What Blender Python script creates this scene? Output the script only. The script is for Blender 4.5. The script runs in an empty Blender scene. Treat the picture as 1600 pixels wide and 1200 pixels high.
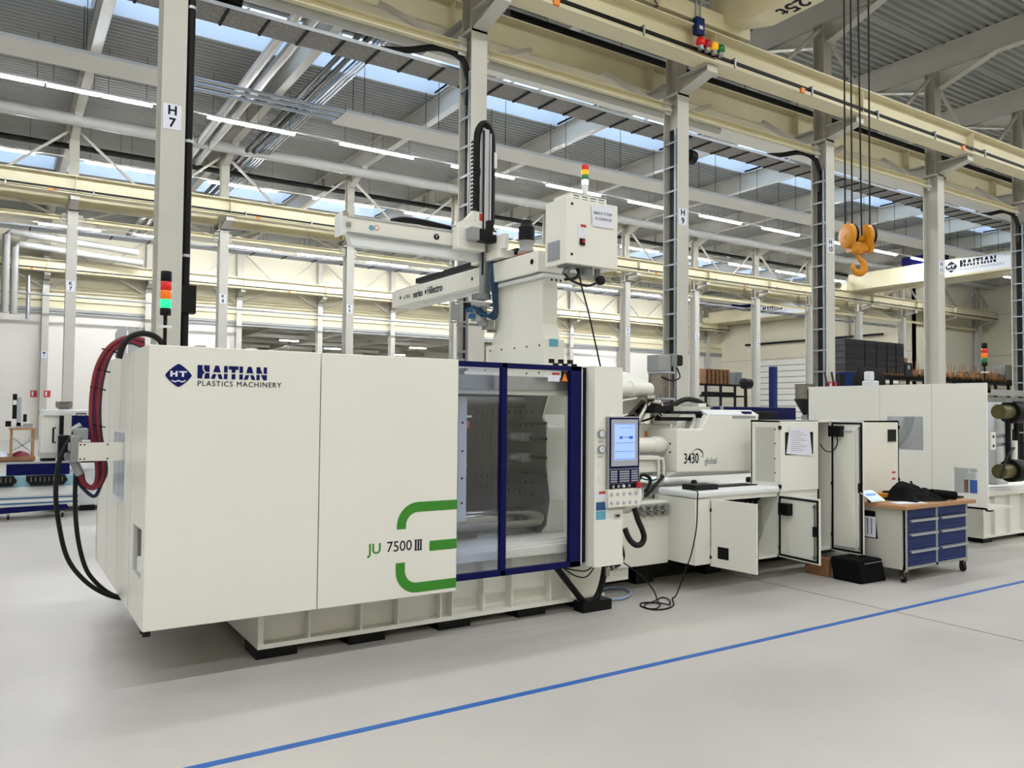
import bpy, math, random
from mathutils import Vector, Matrix
random.seed(7)
sc = bpy.context.scene
C = sc.collection
V = Vector

# ------------------------------------------------------------------ camera
CAM_H = 1.75
F_PX, YAW, PITCH, ROLL = 1235.98, 0.5754375, 0.03405177, 0.00921911
_cy, _sy = math.cos(YAW), math.sin(YAW)
W_ = V((_sy*math.cos(PITCH), _cy*math.cos(PITCH), math.sin(PITCH)))
_r = V((_cy, -_sy, 0)); _u = _r.cross(W_)
R_ = math.cos(ROLL)*_r + math.sin(ROLL)*_u
U_ = -math.sin(ROLL)*_r + math.cos(ROLL)*_u
EYE = V((0, 0, CAM_H))
cam = bpy.data.cameras.new('camera'); cam.sensor_fit = 'HORIZONTAL'; cam.sensor_width = 36
cam.lens = F_PX/1600*36; cam.clip_end = 500; cam.clip_start = .05
co = bpy.data.objects.new('camera', cam); C.objects.link(co)
co.matrix_world = Matrix(((R_.x, U_.x, -W_.x, 0), (R_.y, U_.y, -W_.y, 0), (R_.z, U_.z, -W_.z, CAM_H), (0, 0, 0, 1)))
sc.camera = co

# ------------------------------------------------------------------ sky, lamps of the near bay, added fill row, exposure
wd = bpy.data.worlds.new('overcast_sky'); sc.world = wd; wd.use_nodes = True
bg = wd.node_tree.nodes['Background']; bg.inputs[0].default_value = (.6, .79, 1, 1); bg.inputs[1].default_value = 2.6
sc.view_settings.view_transform = 'Standard'; sc.view_settings.look = 'None'
sc.view_settings.gamma = 1; sc.view_settings.exposure = 0; sc.view_settings.use_curve_mapping = False
sc.cycles.use_denoising = True
sc.cycles.max_bounces = 7; sc.cycles.diffuse_bounces = 4; sc.cycles.glossy_bounces = 3
sc.cycles.transmission_bounces = 5; sc.cycles.transparent_max_bounces = 10
sc.cycles.sample_clamp_indirect = 6; sc.cycles.caustics_reflective = False; sc.cycles.caustics_refractive = False
def area(name, loc, sx, sy, power, col=(.96, .99, 1.02)):
    l = bpy.data.lights.new(name, 'AREA'); l.shape = 'RECTANGLE'; l.size = sx; l.size_y = sy
    l.energy = power; l.color = col
    o = bpy.data.objects.new(name, l); C.objects.link(o); o.location = loc
    return o
# lamp rows of the bay the camera stands in (same kind as the rows in view, hung under the same roof); the last is a fill row added beyond the H columns
NEAR_AND_FILL_ROWS = ((7.8, .85), (.8, .98), (-6.2, .98), (15.6, .8))
for ry, k in NEAR_AND_FILL_ROWS:
    for i in range(-1, 5):
        area('lamp_or_fill_row', (-6+i*10+4.5, ry, 10.6), 9, .35, 372*k)
def portal(x0, x1, y0, y1, z):
    o = area('skylight_portal', ((x0+x1)/2, (y0+y1)/2, z), x1-x0, y1-y0, 1)
    o.data.cycles.is_portal = True

# ------------------------------------------------------------------ helpers
def ray(x, y): return (x-800)/F_PX*R_ - (y-600)/F_PX*U_ + W_
def at(x, y, Y): d = ray(x, y); return EYE + d*(Y/d.y)       # picture point brought to the depth Y where the thing stands
def atx(x, y, X): d = ray(x, y); return EYE + d*(X/d.x)
def atz(x, y, Z): d = ray(x, y); return EYE + d*((Z-CAM_H)/d.z)
def lin(c): c /= 255; return c/12.92 if c <= .04045 else ((c+.055)/1.055)**2.4
MATS = {}
def mat(name, rgb, rough=.5, metal=0, var=.06, scale=3, bump=0, emit=0, alpha=None, spec=.5, stretch=None):
    if name in MATS: return MATS[name]
    m = bpy.data.materials.new(name); m.use_nodes = True; nt = m.node_tree; N = nt.nodes; L = nt.links
    b = N['Principled BSDF']; c = (*[lin(v) for v in rgb], 1)
    b.inputs['Base Color'].default_value = c; b.inputs['Roughness'].default_value = rough
    b.inputs['Metallic'].default_value = metal; b.inputs['Specular IOR Level'].default_value = spec
    if var or bump:
        tc = N.new('ShaderNodeTexCoord'); nz = N.new('ShaderNodeTexNoise'); nz.inputs['Scale'].default_value = scale
        nz.inputs['Detail'].default_value = 4
        src = tc.outputs['Object']
        if stretch:
            mp = N.new('ShaderNodeMapping'); mp.inputs['Scale'].default_value = stretch
            L.new(src, mp.inputs[0]); src = mp.outputs[0]
        L.new(src, nz.inputs['Vector'])
        if var:
            rp = N.new('ShaderNodeValToRGB'); e = rp.color_ramp.elements
            e[0].position = .3; e[1].position = .7
            e[0].color = (*[v*(1-var) for v in c[:3]], 1); e[1].color = (*[min(1, v*(1+var*.6)) for v in c[:3]], 1)
            L.new(nz.outputs[0], rp.inputs[0]); L.new(rp.outputs[0], b.inputs['Base Color'])
        if bump:
            bp = N.new('ShaderNodeBump'); bp.inputs['Strength'].default_value = bump; bp.inputs['Distance'].default_value = .01
            L.new(nz.outputs[0], bp.inputs['Height']); L.new(bp.outputs[0], b.inputs['Normal'])
    if emit:
        b.inputs['Emission Color'].default_value = c; b.inputs['Emission Strength'].default_value = emit
    if alpha is not None:                                   # clear sheet: mostly see-through with a faint tint and reflection
        tr = N.new('ShaderNodeBsdfTransparent'); tr.inputs[0].default_value = c
        gl = N.new('ShaderNodeBsdfGlossy'); gl.inputs['Roughness'].default_value = rough; gl.inputs[0].default_value = (1, 1, 1, 1)
        mx = N.new('ShaderNodeMixShader'); mx.inputs[0].default_value = alpha
        L.new(tr.outputs[0], mx.inputs[1]); L.new(gl.outputs[0], mx.inputs[2])
        L.new(mx.outputs[0], N['Material Output'].inputs[0])
    MATS[name] = m
    return m
def setup_mats():
    mat('white', (226, 225, 216), .38, var=.025, scale=1.2); mat('white_cold', (222, 225, 226), .4, var=.03)
    mat('panel', (229, 228, 220), .33, var=.025, scale=.8); mat('steelgrey', (190, 188, 179), .5, var=.05, scale=1.5)
    mat('steelshade', (180, 177, 165), .55, var=.06); mat('ivory', (218, 210, 177), .5, var=.05, scale=1.5)
    mat('navy', (4, 10, 72), .5, var=.05, spec=.15); mat('blue', (12, 40, 98), .5, var=.07, spec=.25); mat('ink', (8, 16, 88), .6, var=0, spec=.2)
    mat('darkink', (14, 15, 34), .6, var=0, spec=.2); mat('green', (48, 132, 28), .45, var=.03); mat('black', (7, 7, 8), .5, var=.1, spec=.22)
    mat('rubber', (10, 10, 11), .5, var=.15, scale=14, spec=.3); mat('dark', (22, 22, 24), .6, spec=.25); mat('seal', (12, 12, 13), .7, spec=.2)
    mat('chrome', (160, 156, 150), .2, 1, var=.05); mat('alu', (178, 181, 186), .35, .8, var=.05); mat('zinc', (150, 154, 158), .42, .7, var=.12, scale=6)
    mat('platen', (84, 84, 82), .45, .3, var=.15, scale=4); mat('castgrey', (150, 152, 152), .5, .2)
    mat('wallwhite', (232, 228, 220), .8, var=.02, scale=.3); mat('wallcream', (222, 216, 194), .8, var=.03, scale=.3)
    mat('deck', (150, 152, 148), .6, var=.06, scale=.6); mat('upstand', (232, 236, 242), .6, var=.02)
    mat('tray', (128, 126, 120), .5, .5, var=.1); mat('red', (176, 30, 40), .4); mat('hose_red', (122, 26, 42), .42, var=.15, scale=9)
    mat('hose_blue', (14, 36, 70), .42, var=.15, scale=9); mat('hose_teal', (22, 88, 130), .42, var=.1); mat('hose_pale', (150, 172, 205), .35)
    mat('yellow', (206, 134, 10), .42, var=.08, scale=4); mat('orange', (232, 128, 18), .4); mat('paper', (222, 224, 236), .7, var=.03, scale=20)
    mat('wood', (170, 128, 88), .5, var=.28, scale=5, stretch=(6, .6, 6)); mat('pallet', (146, 104, 70), .7, var=.25, scale=4)
    mat('carton', (176, 130, 86), .7, var=.12); mat('crate', (52, 55, 58), .35, var=.35, scale=5); mat('crate_grey', (118, 124, 126), .5, var=.12)
    mat('lens_red', (190, 22, 18), .25, emit=.25); mat('lens_amber', (226, 108, 16), .25, emit=.25); mat('lens_green_on', (20, 190, 110), .25, emit=2.2, var=0)
    mat('lens_green', (20, 112, 60), .25, emit=.1); mat('lens_yellow', (240, 176, 10), .25, emit=.35); mat('lens_white', (250, 252, 250), .3, emit=1.1, var=0)
    mat('led', (248, 251, 255), .5, emit=265, var=0); mat('screen', (150, 180, 235), .2, emit=.55, var=0)
    mat('screen_dark', (58, 96, 190), .3, emit=.4, var=0); mat('keygrey', (168, 170, 180), .5); mat('label_blue', (26, 76, 130), .5, var=.1, scale=60)
    mat('label_sky', (92, 164, 190), .5, var=.1, scale=60); mat('label_red', (186, 44, 44), .5); mat('printgrey', (120, 124, 138), .6, var=0)
    mat('clear_sheet', (248, 250, 254), .08, alpha=.1); mat('glass', (249, 250, 251), .03, alpha=.03); mat('glass_blue', (238, 242, 251), .05, alpha=.05); mat('skyglass', (246, 250, 255), .2, alpha=.04)
    mat('hopperglass', (178, 172, 164), .1, alpha=.12); mat('blue_bright', (16, 100, 196), .4); mat('sheet_grey', (176, 181, 186), .5); mat('filmwrap', (226, 228, 226), .15, alpha=.25)
    mat('floorline', (34, 92, 164), .5, var=.12, scale=8); mat('cloth', (8, 8, 9), .85, var=.3, scale=7, bump=.4, spec=.15)
    mat('bronze', (92, 84, 46), .4, .3, var=.1); mat('teal_pale', (142, 186, 200), .45); mat('pipe_grey', (170, 170, 166), .5)
setup_mats()

OX = {}                                                     # world origin of every parent
class MB:
    def __init__(s): s.v = []; s.f = []
    def add(s, vs, fs):
        n = len(s.v); s.v += [V(p) for p in vs]; s.f += [tuple(i+n for i in f) for f in fs]; return s
    def box(s, x0, x1, y0, y1, z0, z1):
        return s.add([(x0,y0,z0),(x1,y0,z0),(x1,y1,z0),(x0,y1,z0),(x0,y0,z1),(x1,y0,z1),(x1,y1,z1),(x0,y1,z1)],
            [(3,2,1,0),(4,5,6,7),(0,1,5,4),(1,2,6,5),(2,3,7,6),(3,0,4,7)])
    def bar(s, p, q, w, h, up=(0,0,1)):
        p, q = V(p), V(q); d = (q-p).normalized(); up = V(up)
        a = d.cross(up)
        if a.length < 1e-4: a = d.cross(V((0,1,0)))
        a.normalize(); b = a.cross(d); a = a*w/2; b = b*h/2
        vs = [p-a-b,p+a-b,p+a+b,p-a+b,q-a-b,q+a-b,q+a+b,q-a+b]
        return s.add(vs, [(0,1,2,3),(7,6,5,4),(4,5,1,0),(5,6,2,1),(6,7,3,2),(7,4,0,3)])
    def ibeam(s, p, q, h, b, tf=.02, tw=.014, up=(0,0,1)):   # p-q runs along the centre line
        p, q = V(p), V(q); u = V(up)
        s.bar(p+u*(h-tf)/2, q+u*(h-tf)/2, b, tf, up); s.bar(p-u*(h-tf)/2, q-u*(h-tf)/2, b, tf, up)
        return s.bar(p, q, tw, h-2*tf, up)
    def cyl(s, p, q, r, n=16, r2=None):
        p, q = V(p), V(q); d = (q-p).normalized(); a = d.cross(V((0,0,1)))
        if a.length < 1e-4: a = V((1,0,0))
        a.normalize(); b = d.cross(a); r2 = r if r2 is None else r2; vs = []
        for i in range(n):
            t = 2*math.pi*i/n; c = a*math.cos(t)+b*math.sin(t); vs += [p+c*r, q+c*r2]
        fs = [(2*i, 2*((i+1) % n), 2*((i+1) % n)+1, 2*i+1) for i in range(n)]
        fs += [tuple(2*i for i in reversed(range(n))), tuple(2*i+1 for i in range(n))]
        return s.add(vs, fs)
    def tube(s, pts, r, n=8, sm=5):
        P = [V(p) for p in pts]
        if sm > 1 and len(P) > 2:
            Q = []; E = [P[0]*2-P[1]] + P + [P[-1]*2-P[-2]]
            for i in range(1, len(E)-2):
                for k in range(sm):
                    t = k/sm; a, b, c, d = E[i-1], E[i], E[i+1], E[i+2]
                    Q.append(.5*(2*b+(c-a)*t+(2*a-5*b+4*c-d)*t*t+(3*b-a-3*c+d)*t**3))
            P = Q+[P[-1]]
        d0 = (P[1]-P[0]).normalized(); a = d0.cross(V((.3,.9,.2))).normalized(); vs = []
        for i, p in enumerate(P):
            d = (P[min(i+1, len(P)-1)]-P[max(i-1, 0)]).normalized(); a = (a-d*a.dot(d)).normalized(); b = d.cross(a)
            vs += [p+r*(a*math.cos(2*math.pi*k/n)+b*math.sin(2*math.pi*k/n)) for k in range(n)]
        fs = [(i*n+k, i*n+(k+1) % n, (i+1)*n+(k+1) % n, (i+1)*n+k) for i in range(len(P)-1) for k in range(n)]
        fs += [tuple(reversed(range(n))), tuple((len(P)-1)*n+k for k in range(n))]
        return s.add(vs, fs)
    def prism(s, poly, ext):
        n = len(poly); e = V(ext); vs = [V(p) for p in poly]+[V(p)+e for p in poly]
        return s.add(vs, [tuple(reversed(range(n))), tuple(range(n, 2*n))]+[(i,(i+1) % n,(i+1) % n+n,i+n) for i in range(n)])
    def lathe(s, c, prof, n=20, axis=(0,0,1)):
        c = V(c); d = V(axis).normalized(); a = d.cross(V((0,0,1)))
        if a.length < 1e-4: a = V((1,0,0))
        a.normalize(); b = d.cross(a); vs = []
        for r, z in prof: vs += [c+d*z+max(r, 1e-4)*(a*math.cos(2*math.pi*k/n)+b*math.sin(2*math.pi*k/n)) for k in range(n)]
        m = len(prof)
        fs = [(i*n+k, i*n+(k+1) % n, (i+1)*n+(k+1) % n, (i+1)*n+k) for i in range(m-1) for k in range(n)]
        fs += [tuple(reversed(range(n))), tuple((m-1)*n+k for k in range(n))]
        return s.add(vs, fs)
    def holed(s, o, ux, uy, un, w, h, t, holes):             # sheet w x h, thickness t, with rectangular openings
        o, ux, uy, un = V(o), V(ux), V(uy), V(un)
        xs = sorted({0, w, *[v for k in holes for v in (k[0], k[1])]}); ys = sorted({0, h, *[v for k in holes for v in (k[2], k[3])]})
        for i in range(len(xs)-1):
            for j in range(len(ys)-1):
                mx, my = (xs[i]+xs[i+1])/2, (ys[j]+ys[j+1])/2
                if any(k[0] < mx < k[1] and k[2] < my < k[3] for k in holes): continue
                q = [o+ux*a+uy*b for a, b in ((xs[i],ys[j]),(xs[i+1],ys[j]),(xs[i+1],ys[j+1]),(xs[i],ys[j+1]))]
                s.prism(q, un*t)
        return s
    def build(s, name, m, parent=None, smooth=False, bevel=0, label=None, kind=None):
        me = bpy.data.meshes.new(name)
        if parent is not None: o0 = OX[parent.name]
        else:
            lo = V((min(p.x for p in s.v), min(p.y for p in s.v), min(p.z for p in s.v))); hi = V((max(p.x for p in s.v), max(p.y for p in s.v), 0))
            o0 = V(((lo.x+hi.x)/2, (lo.y+hi.y)/2, lo.z))
        me.from_pydata([tuple(p-o0) for p in s.v], [], s.f); me.update()
        import bmesh
        bm = bmesh.new(); bm.from_mesh(me); bmesh.ops.recalc_face_normals(bm, faces=bm.faces); bm.to_mesh(me); bm.free()
        ob = bpy.data.objects.new(name, me); C.objects.link(ob)
        me.materials.append(MATS[m] if isinstance(m, str) else m)
        if smooth: me.shade_smooth(); me.set_sharp_from_angle(angle=math.radians(40))
        if bevel:
            bv = ob.modifiers.new('bevel', 'BEVEL'); bv.width = bevel; bv.segments = 2; bv.limit_method = 'ANGLE'
        OX[ob.name] = o0
        if parent is not None: ob.parent = parent
        else: ob.location = o0
        if label: ob['label'] = label
        if kind: ob['kind'] = kind
        return ob
def tag(o, label, cat, group=None):
    o['label'] = label; o['category'] = cat
    if group: o['group'] = group
    return o
def thing(name, label, cat, loc=(0,0,0), group=None):
    o = bpy.data.objects.new(name, None); C.objects.link(o); o.location = loc; o.empty_display_size = .2
    OX[o.name] = V(loc); return tag(o, label, cat, group)
def copy_tree(o, loc, label=None, rotz=None):
    c = o.copy(); C.objects.link(c); c.location = loc; OX[c.name] = V(loc)
    if rotz is not None: c.rotation_euler.z = rotz
    if label: c['label'] = label
    def rec(src, dst):
        for ch in list(src.children):
            d = ch.copy(); C.objects.link(d); d.parent = dst; rec(ch, d)
    rec(o, c); return c
def B(name, m, parent, *a, bevel=0, label=None): return MB().box(*a).build(name, m, parent, bevel=bevel, label=label)
def share(ob, name, loc, parent):                            # another piece with the same mesh
    d = bpy.data.objects.new(name, ob.data); C.objects.link(d); d.parent = parent
    d.location = V(loc)-OX[ob.name] if parent is None else V(loc); OX[d.name] = OX[ob.name]; return d
def text(s_, size, o, ux, uy, m, parent, name='lettering', sx=1, align='CENTER', ext=.0015, bold=0, sp=1):
    cu = bpy.data.curves.new('t', 'FONT'); cu.body = s_; cu.size = size; cu.align_x = align; cu.align_y = 'CENTER'; cu.extrude = ext
    cu.offset = bold; cu.space_character = sp; cu.resolution_u = 3
    t = bpy.data.objects.new('t', cu); C.objects.link(t); bpy.context.view_layer.update()
    me = bpy.data.meshes.new_from_object(t.evaluated_get(bpy.context.evaluated_depsgraph_get()))
    ux, uy, o = V(ux).normalized(), V(uy).normalized(), V(o); un = ux.cross(uy); o0 = OX[parent.name]
    for v in me.vertices: v.co = o+ux*v.co.x*sx+uy*v.co.y+un*v.co.z-o0
    C.objects.unlink(t); bpy.data.objects.remove(t)
    me.materials.clear(); me.materials.append(MATS[m]); ob = bpy.data.objects.new(name, me); C.objects.link(ob); ob.parent = parent; OX[ob.name] = o0
    return ob
def flat(polys, o, ux, uy, t, name, m, parent):              # flat print: 2-D polygons laid on a plane, thickness t
    o, ux, uy = V(o), V(ux).normalized(), V(uy).normalized(); un = ux.cross(uy); mb = MB()
    for p in polys: mb.prism([o+ux*a+uy*b for a, b in p], un*t)
    return mb.build(name, m, parent)
def logo(o, ux, uy, h, parent, ink, grey, t=.002):           # emblem + two-line wordmark; h = height of the big letters
    o, ux, uy = V(o), V(ux).normalized(), V(uy).normalized(); un = ux.cross(uy)
    r = h*.92; dia = []
    for i in range(48):
        a = 2*math.pi*i/48; c, s_ = math.cos(a), math.sin(a); k = (abs(c)**1.22+abs(s_)**1.22)**(-1/1.22)
        dia.append((r*k*c, r*.93*k*s_))
    flat([dia], o, ux, uy, t, 'emblem', ink, parent)
    k = r*.42; up = r*.12
    def Rr(x0, x1, y0, y1): return [(x0, y0), (x1, y0), (x1, y1), (x0, y1)]
    H = [Rr(-.62*r, -.46*r, up-k*.55, up+k*.55), Rr(-.24*r, -.08*r, up-k*.55, up+k*.55), Rr(-.46*r, -.24*r, up-k*.15, up+k*.15),
         Rr(.02*r, .62*r, up+k*.25, up+k*.55), Rr(.24*r, .4*r, up-k*.55, up+k*.25)]
    wv = []
    for i in range(5): wv.append((-.52*r+i*.26*r, -.42*r+(.07*r if i % 2 == 0 else -.05*r)))
    wave = wv+[(x, y-.11*r) for x, y in reversed(wv)]
    flat(H+[wave], o+un*t, ux, uy, t, 'emblem_print', 'paper', parent)
    # wordmark: heavy capitals cut by a thin gap
    g0, g1 = .40, .50; x = r*1.42/h; L = []
    def P(*q): L.append([((x+a)*h, (b-.18)*h) for a, b in q])
    P((0,0),(.34,0),(.37,.3),(.52,.45),(.40,.58),(.34,.78),(.36,1),(0,1)); P((.48,0),(.86,0),(.86,.42),(.62,.42),(.52,.32)); P((.46,.74),(.52,.58),(.64,.5),(.86,.5),(.86,1),(.46,1)); x += .96
    def A():
        P((0,0),(.28,0),(.39,.36),(.12,.36)); P((.47,.36),(.58,0),(.86,0),(.73,.36)); P((.16,g1),(.7,g1),(.56,1),(.3,1))
    def I(): P((0,0),(.26,0),(.26,g0),(0,g0)); P((0,g1),(.26,g1),(.26,1),(0,1))
    A(); x += .94; I(); x += .34
    P((.22,0),(.5,0),(.5,g0),(.22,g0)); P((.22,g1),(.5,g1),(.5,.74),(.72,.74),(.72,1),(0,1),(0,.74),(.22,.74)); x += .8
    I(); x += .34; A(); x += .94
    P((0,0),(.25,0),(.25,g0),(0,g0)); P((0,g1),(.3,g1),(.3,1),(0,1)); P((.52,0),(.8,0),(.8,g0),(.34,g0)); P((.55,g1),(.8,g1),(.8,1),(.55,1)); P((.3,g1),(.46,g1),(.3,.86))
    flat(L, o, ux, uy, t, 'wordmark', ink, parent)
    text('PLASTICS MACHINERY', h*.56, o+ux*(r*1.42)+uy*(-h*.56), ux, uy, grey, parent, 'lettering', sx=.98, align='LEFT', ext=t, sp=1.16)
def dupe(ob, off, label=None):
    d = ob.copy(); C.objects.link(d); d.location = ob.location+V(off); d.parent = ob.parent
    OX[d.name] = OX[ob.name]
    if label: d['label'] = label
    return d
def struct(mb, name, m, **k): return mb.build(name, m, kind='structure', **k)
GX = lambda k: 1.97+5*(k-7)                                  # column axes 7, 8, 9 ...
YH, YK, YM = 11.9, 30.7, 48.7                                # front flanges of the three column rows
X0, XR, XR2 = -12, 63.5, 54
Z_RAF, Z_DECK = 11.4, 12.1

# ------------------------------------------------------------------ floor
fm = mat('floor', (186, 182, 177), .42, var=0, spec=.32); nt = fm.node_tree; N, L = nt.nodes, nt.links
tc = N.new('ShaderNodeTexCoord'); n1 = N.new('ShaderNodeTexNoise'); n1.inputs['Scale'].default_value = .55; n1.inputs['Detail'].default_value = 6
n2 = N.new('ShaderNodeTexNoise'); n2.inputs['Scale'].default_value = 60; n2.inputs['Detail'].default_value = 3
r1 = N.new('ShaderNodeValToRGB'); e = r1.color_ramp.elements; e[0].position = .32; e[1].position = .68
e[0].color = (lin(173), lin(170), lin(167), 1); e[1].color = (lin(192), lin(187), lin(181), 1)
mx = N.new('ShaderNodeMix'); mx.data_type = 'RGBA'; mx.blend_type = 'MULTIPLY'; mx.inputs[0].default_value = .12
for n in (n1, n2): L.new(tc.outputs['Object'], n.inputs['Vector'])
L.new(n1.outputs[0], r1.inputs[0]); L.new(r1.outputs[0], mx.inputs[6]); L.new(n2.outputs[1], mx.inputs[7])
L.new(mx.outputs[2], N['Principled BSDF'].inputs['Base Color'])
rr = N.new('ShaderNodeMapRange'); rr.inputs[3].default_value = .34; rr.inputs[4].default_value = .52
L.new(n1.outputs[0], rr.inputs[0]); L.new(rr.outputs[0], N['Principled BSDF'].inputs['Roughness'])
floor = struct(MB().box(X0, XR, -9, 72, -.2, 0), 'floor', 'floor')
jm = mat('joint', (96, 88, 82), .8)
for x in (-.45, 6.72, 13.9, 21.1): B('joint', 'joint', floor, x-.006, x+.006, -9, 31, -.01, .0012)
for y in (-3.2,): B('joint', 'joint', floor, X0, XR, y-.006, y+.006, -.01, .0012)
tag(MB().box(-9, 60, 4.085, 4.14, 0, .0015).build('floor_line', 'floorline'), 'long straight blue line painted on the grey floor before the machine', 'floor marking')

# ------------------------------------------------------------------ walls
struct(MB().box(X0, XR, -9.2, -9, 0, 12.5), 'wall_front', 'wallcream')
struct(MB().box(X0-.2, X0, -9.2, 72, 0, 12.5), 'wall_left', 'wallwhite')
wb = MB().holed((X0, 48.98, 0), (1,0,0), (0,0,1), (0,1,0), XR2-X0, 6.9, .2, [(12.15-X0, 32-X0, -.01, 6.89)])
wall_back = struct(wb, 'wall_back', 'wallwhite')
up = MB().box(X0, XR2, 49.02, 49.2, 6.9, 12.5).build('upper_wall', 'wallcream', wall_back)
for z, h, c in ((8.22, .5, 'ivory'), (7.62, .34, 'ivory'), (7.22, .36, 'ivory'), (6.96, .16, 'castgrey'), (6.78, .1, 'castgrey')):
    B('wall_rail', c, wall_back, X0, XR2, 48.86, 49.0, z-h/2, z+h/2)
wall_right = struct(MB().box(XR2, XR2+.2, 31.2, 49.2, 0, 12.5), 'wall_right', 'wallcream')
wall_end = struct(MB().box(XR, XR+.2, -9.2, 31.4, 0, 12.5), 'wall_end', 'wallcream')
wall_part = struct(MB().box(XR2, XR, 31.2, 31.4, 0, 12.5), 'wall_partition', 'wallcream')
for z in (3.1, 6.25, 9.4):
    B('panel_joint', 'joint', wall_right, XR2-.012, XR2, 31.2, 49, z, z+.025)
    B('panel_joint', 'joint', wall_end, XR-.012, XR, -9, 31.2, z, z+.025)
for y in (36.3,): B('wall_post', 'steelshade', wall_right, XR2-.3, XR2, y-.12, y+.12, 0, 12)
for y in (14, 22, 27.5): B('wall_post', 'steelshade', wall_end, XR-.35, XR, y-.14, y+.14, 0, 12)
# sectional gate in the end wall
door = struct(MB().box(XR2-.3, XR2-.2, 44.4, 44.62, 0, 6.1).box(XR2-.3, XR2-.2, 33.6, 33.8, 0, 6.1), 'door_1', 'dark')
B('backing', 'dark', door, XR2-.22, XR2-.2, 33.8, 44.4, 0, 6.1)
sl = B('slat', 'white', door, XR2-.3, XR2-.22, 33.8, 44.4, 0, .43)
for i in range(1, 13): dupe(sl, (0, 0, i*.476))
B('beam', 'black', door, XR2-.34, XR2-.2, 33.4, 46, 7.5, 7.66)

# annex hall seen through the opening of the back wall
annex = struct(MB().box(12, 34, 49.2, 72, 7.55, 7.7), 'ceiling_annex', 'deck')
for x in (14.5, 19.5, 24.5, 29.5): B('rafter', 'steelshade', annex, x-.12, x+.12, 49.3, 72, 6.85, 7.55)
for y in (53, 58, 63, 68): B('cross_beam', 'steelshade', annex, 12, 34, y-.08, y+.08, 6.95, 7.2)
struct(MB().box(12, 34, 71.8, 72, 0, 7.6), 'wall_annex', 'wallcream'); struct(MB().box(11.9, 12.05, 49.2, 72, 0, 7.6), 'wall_annex_left', 'wallcream')
struct(MB().box(34, 34.2, 49.2, 72, 0, 7.6), 'wall_annex_right', 'wallcream')

# ------------------------------------------------------------------ roof: ribbed deck, rafters, skylights
def ribs(mb, x0, x1, y0, y1):
    n = round((y1-y0)/.23); p = (y1-y0)/n; prof = []
    for i in range(n):
        y = y0+i*p; prof += [(y, Z_DECK+.07), (y+p*.28, Z_DECK+.07), (y+p*.42, Z_DECK), (y+p*.86, Z_DECK)]
    prof.append((y1, Z_DECK+.07)); k = len(prof)
    mb.add([(x0, y, z) for y, z in prof]+[(x1, y, z) for y, z in prof], [(i, i+1, k+i+1, k+i) for i in range(k-1)])
SKY = ((20.6, 22.95), (37.6, 39.6))
dk = MB()
for y0, y1 in ((-9, 1.7), (1.7, 11.9), (12.1, 20.6), (22.95, 31)): ribs(dk, X0, XR, y0, y1)
for y0, y1 in ((31, 37.6), (39.6, 49)): ribs(dk, X0, XR2, y0, y1)
dk.box(X0, XR, 11.85, 12.12, Z_DECK, Z_DECK+.2)
ceiling = struct(dk, 'ceiling', 'deck')
for k in range(5, 20):
    x = GX(k); yend = 49 if x < XR2 else 31
    if x > XR: break
    rf = MB().ibeam((x, -9, Z_RAF+.35), (x, yend, Z_RAF+.35), .7, .26, .022, .016).build('rafter', 'steelgrey', ceiling)
    hm = MB()
    for yc in (YH+.2, YK+.2):
        if yc > yend: continue
        for s_ in (-1, 1):
            a = yc+s_*.2; b = yc+s_*1.7
            hm.prism([(x-.01, a, Z_RAF), (x-.01, b, Z_RAF), (x-.01, a, Z_RAF-.5)], (.02, 0, 0)).prism([(x-.12, a, Z_RAF-.5), (x-.12, b, Z_RAF-.01), (x-.12, b, Z_RAF+.01), (x-.12, a, Z_RAF-.475)], (.24, 0, 0))
        for yy in (yc-3.1, yc+3.1): hm.box(x-.13, x+.13, yy-.012, yy+.012, Z_RAF, Z_RAF+.66)
    hm.build('haunch', 'steelgrey', rf)
wn = 1
for y0, y1 in SKY:
    for k in range(5, 19):
        x0, x1 = GX(k)+.22, GX(k)+4.78
        if x1 > (XR if y0 < 30 else XR2): continue
        w = MB().box(x0-.06, x0, y0, y1, Z_DECK, Z_DECK+.92).box(x1, x1+.06, y0, y1, Z_DECK, Z_DECK+.92)
        w.box(x0, x1, y0-.06, y0, Z_DECK, Z_DECK+.92).box(x0, x1, y1, y1+.06, Z_DECK, Z_DECK+.92)
        wo = struct(w, 'window_%d' % wn, 'upstand'); wn += 1
        for i in range(4):
            a = x0+(x1-x0)*i/4; b = x0+(x1-x0)*(i+1)/4
            B('pane', 'skyglass', wo, a+.03, b-.03, y0, y1, Z_DECK+.9, Z_DECK+.912)
            if i: B('glazing_bar', 'steelgrey', wo, a-.03, a+.03, y0, y1, Z_DECK+.87, Z_DECK+.94)
        if GX(k) < 45: portal(x0, x1, y0, y1, Z_DECK+.96)
    # closing strips over the rafters between two openings
    cs = MB()
    for k in range(5, 20):
        x = GX(k)
        if x > (XR if y0 < 30 else XR2): continue
        cs.box(x-.22, x+.22, y0-.02, y1+.02, Z_DECK+.02, Z_DECK+.1)
    xe = XR if y0 < 30 else XR2
    cs.box(X0, GX(5)-.2, y0-.02, y1+.02, Z_DECK+.02, Z_DECK+.1).box(GX(17 if y0 > 30 else 19)-.2, xe, y0-.02, y1+.02, Z_DECK+.02, Z_DECK+.1)
    cs.build('deck_strip', 'deck', ceiling)

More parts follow.
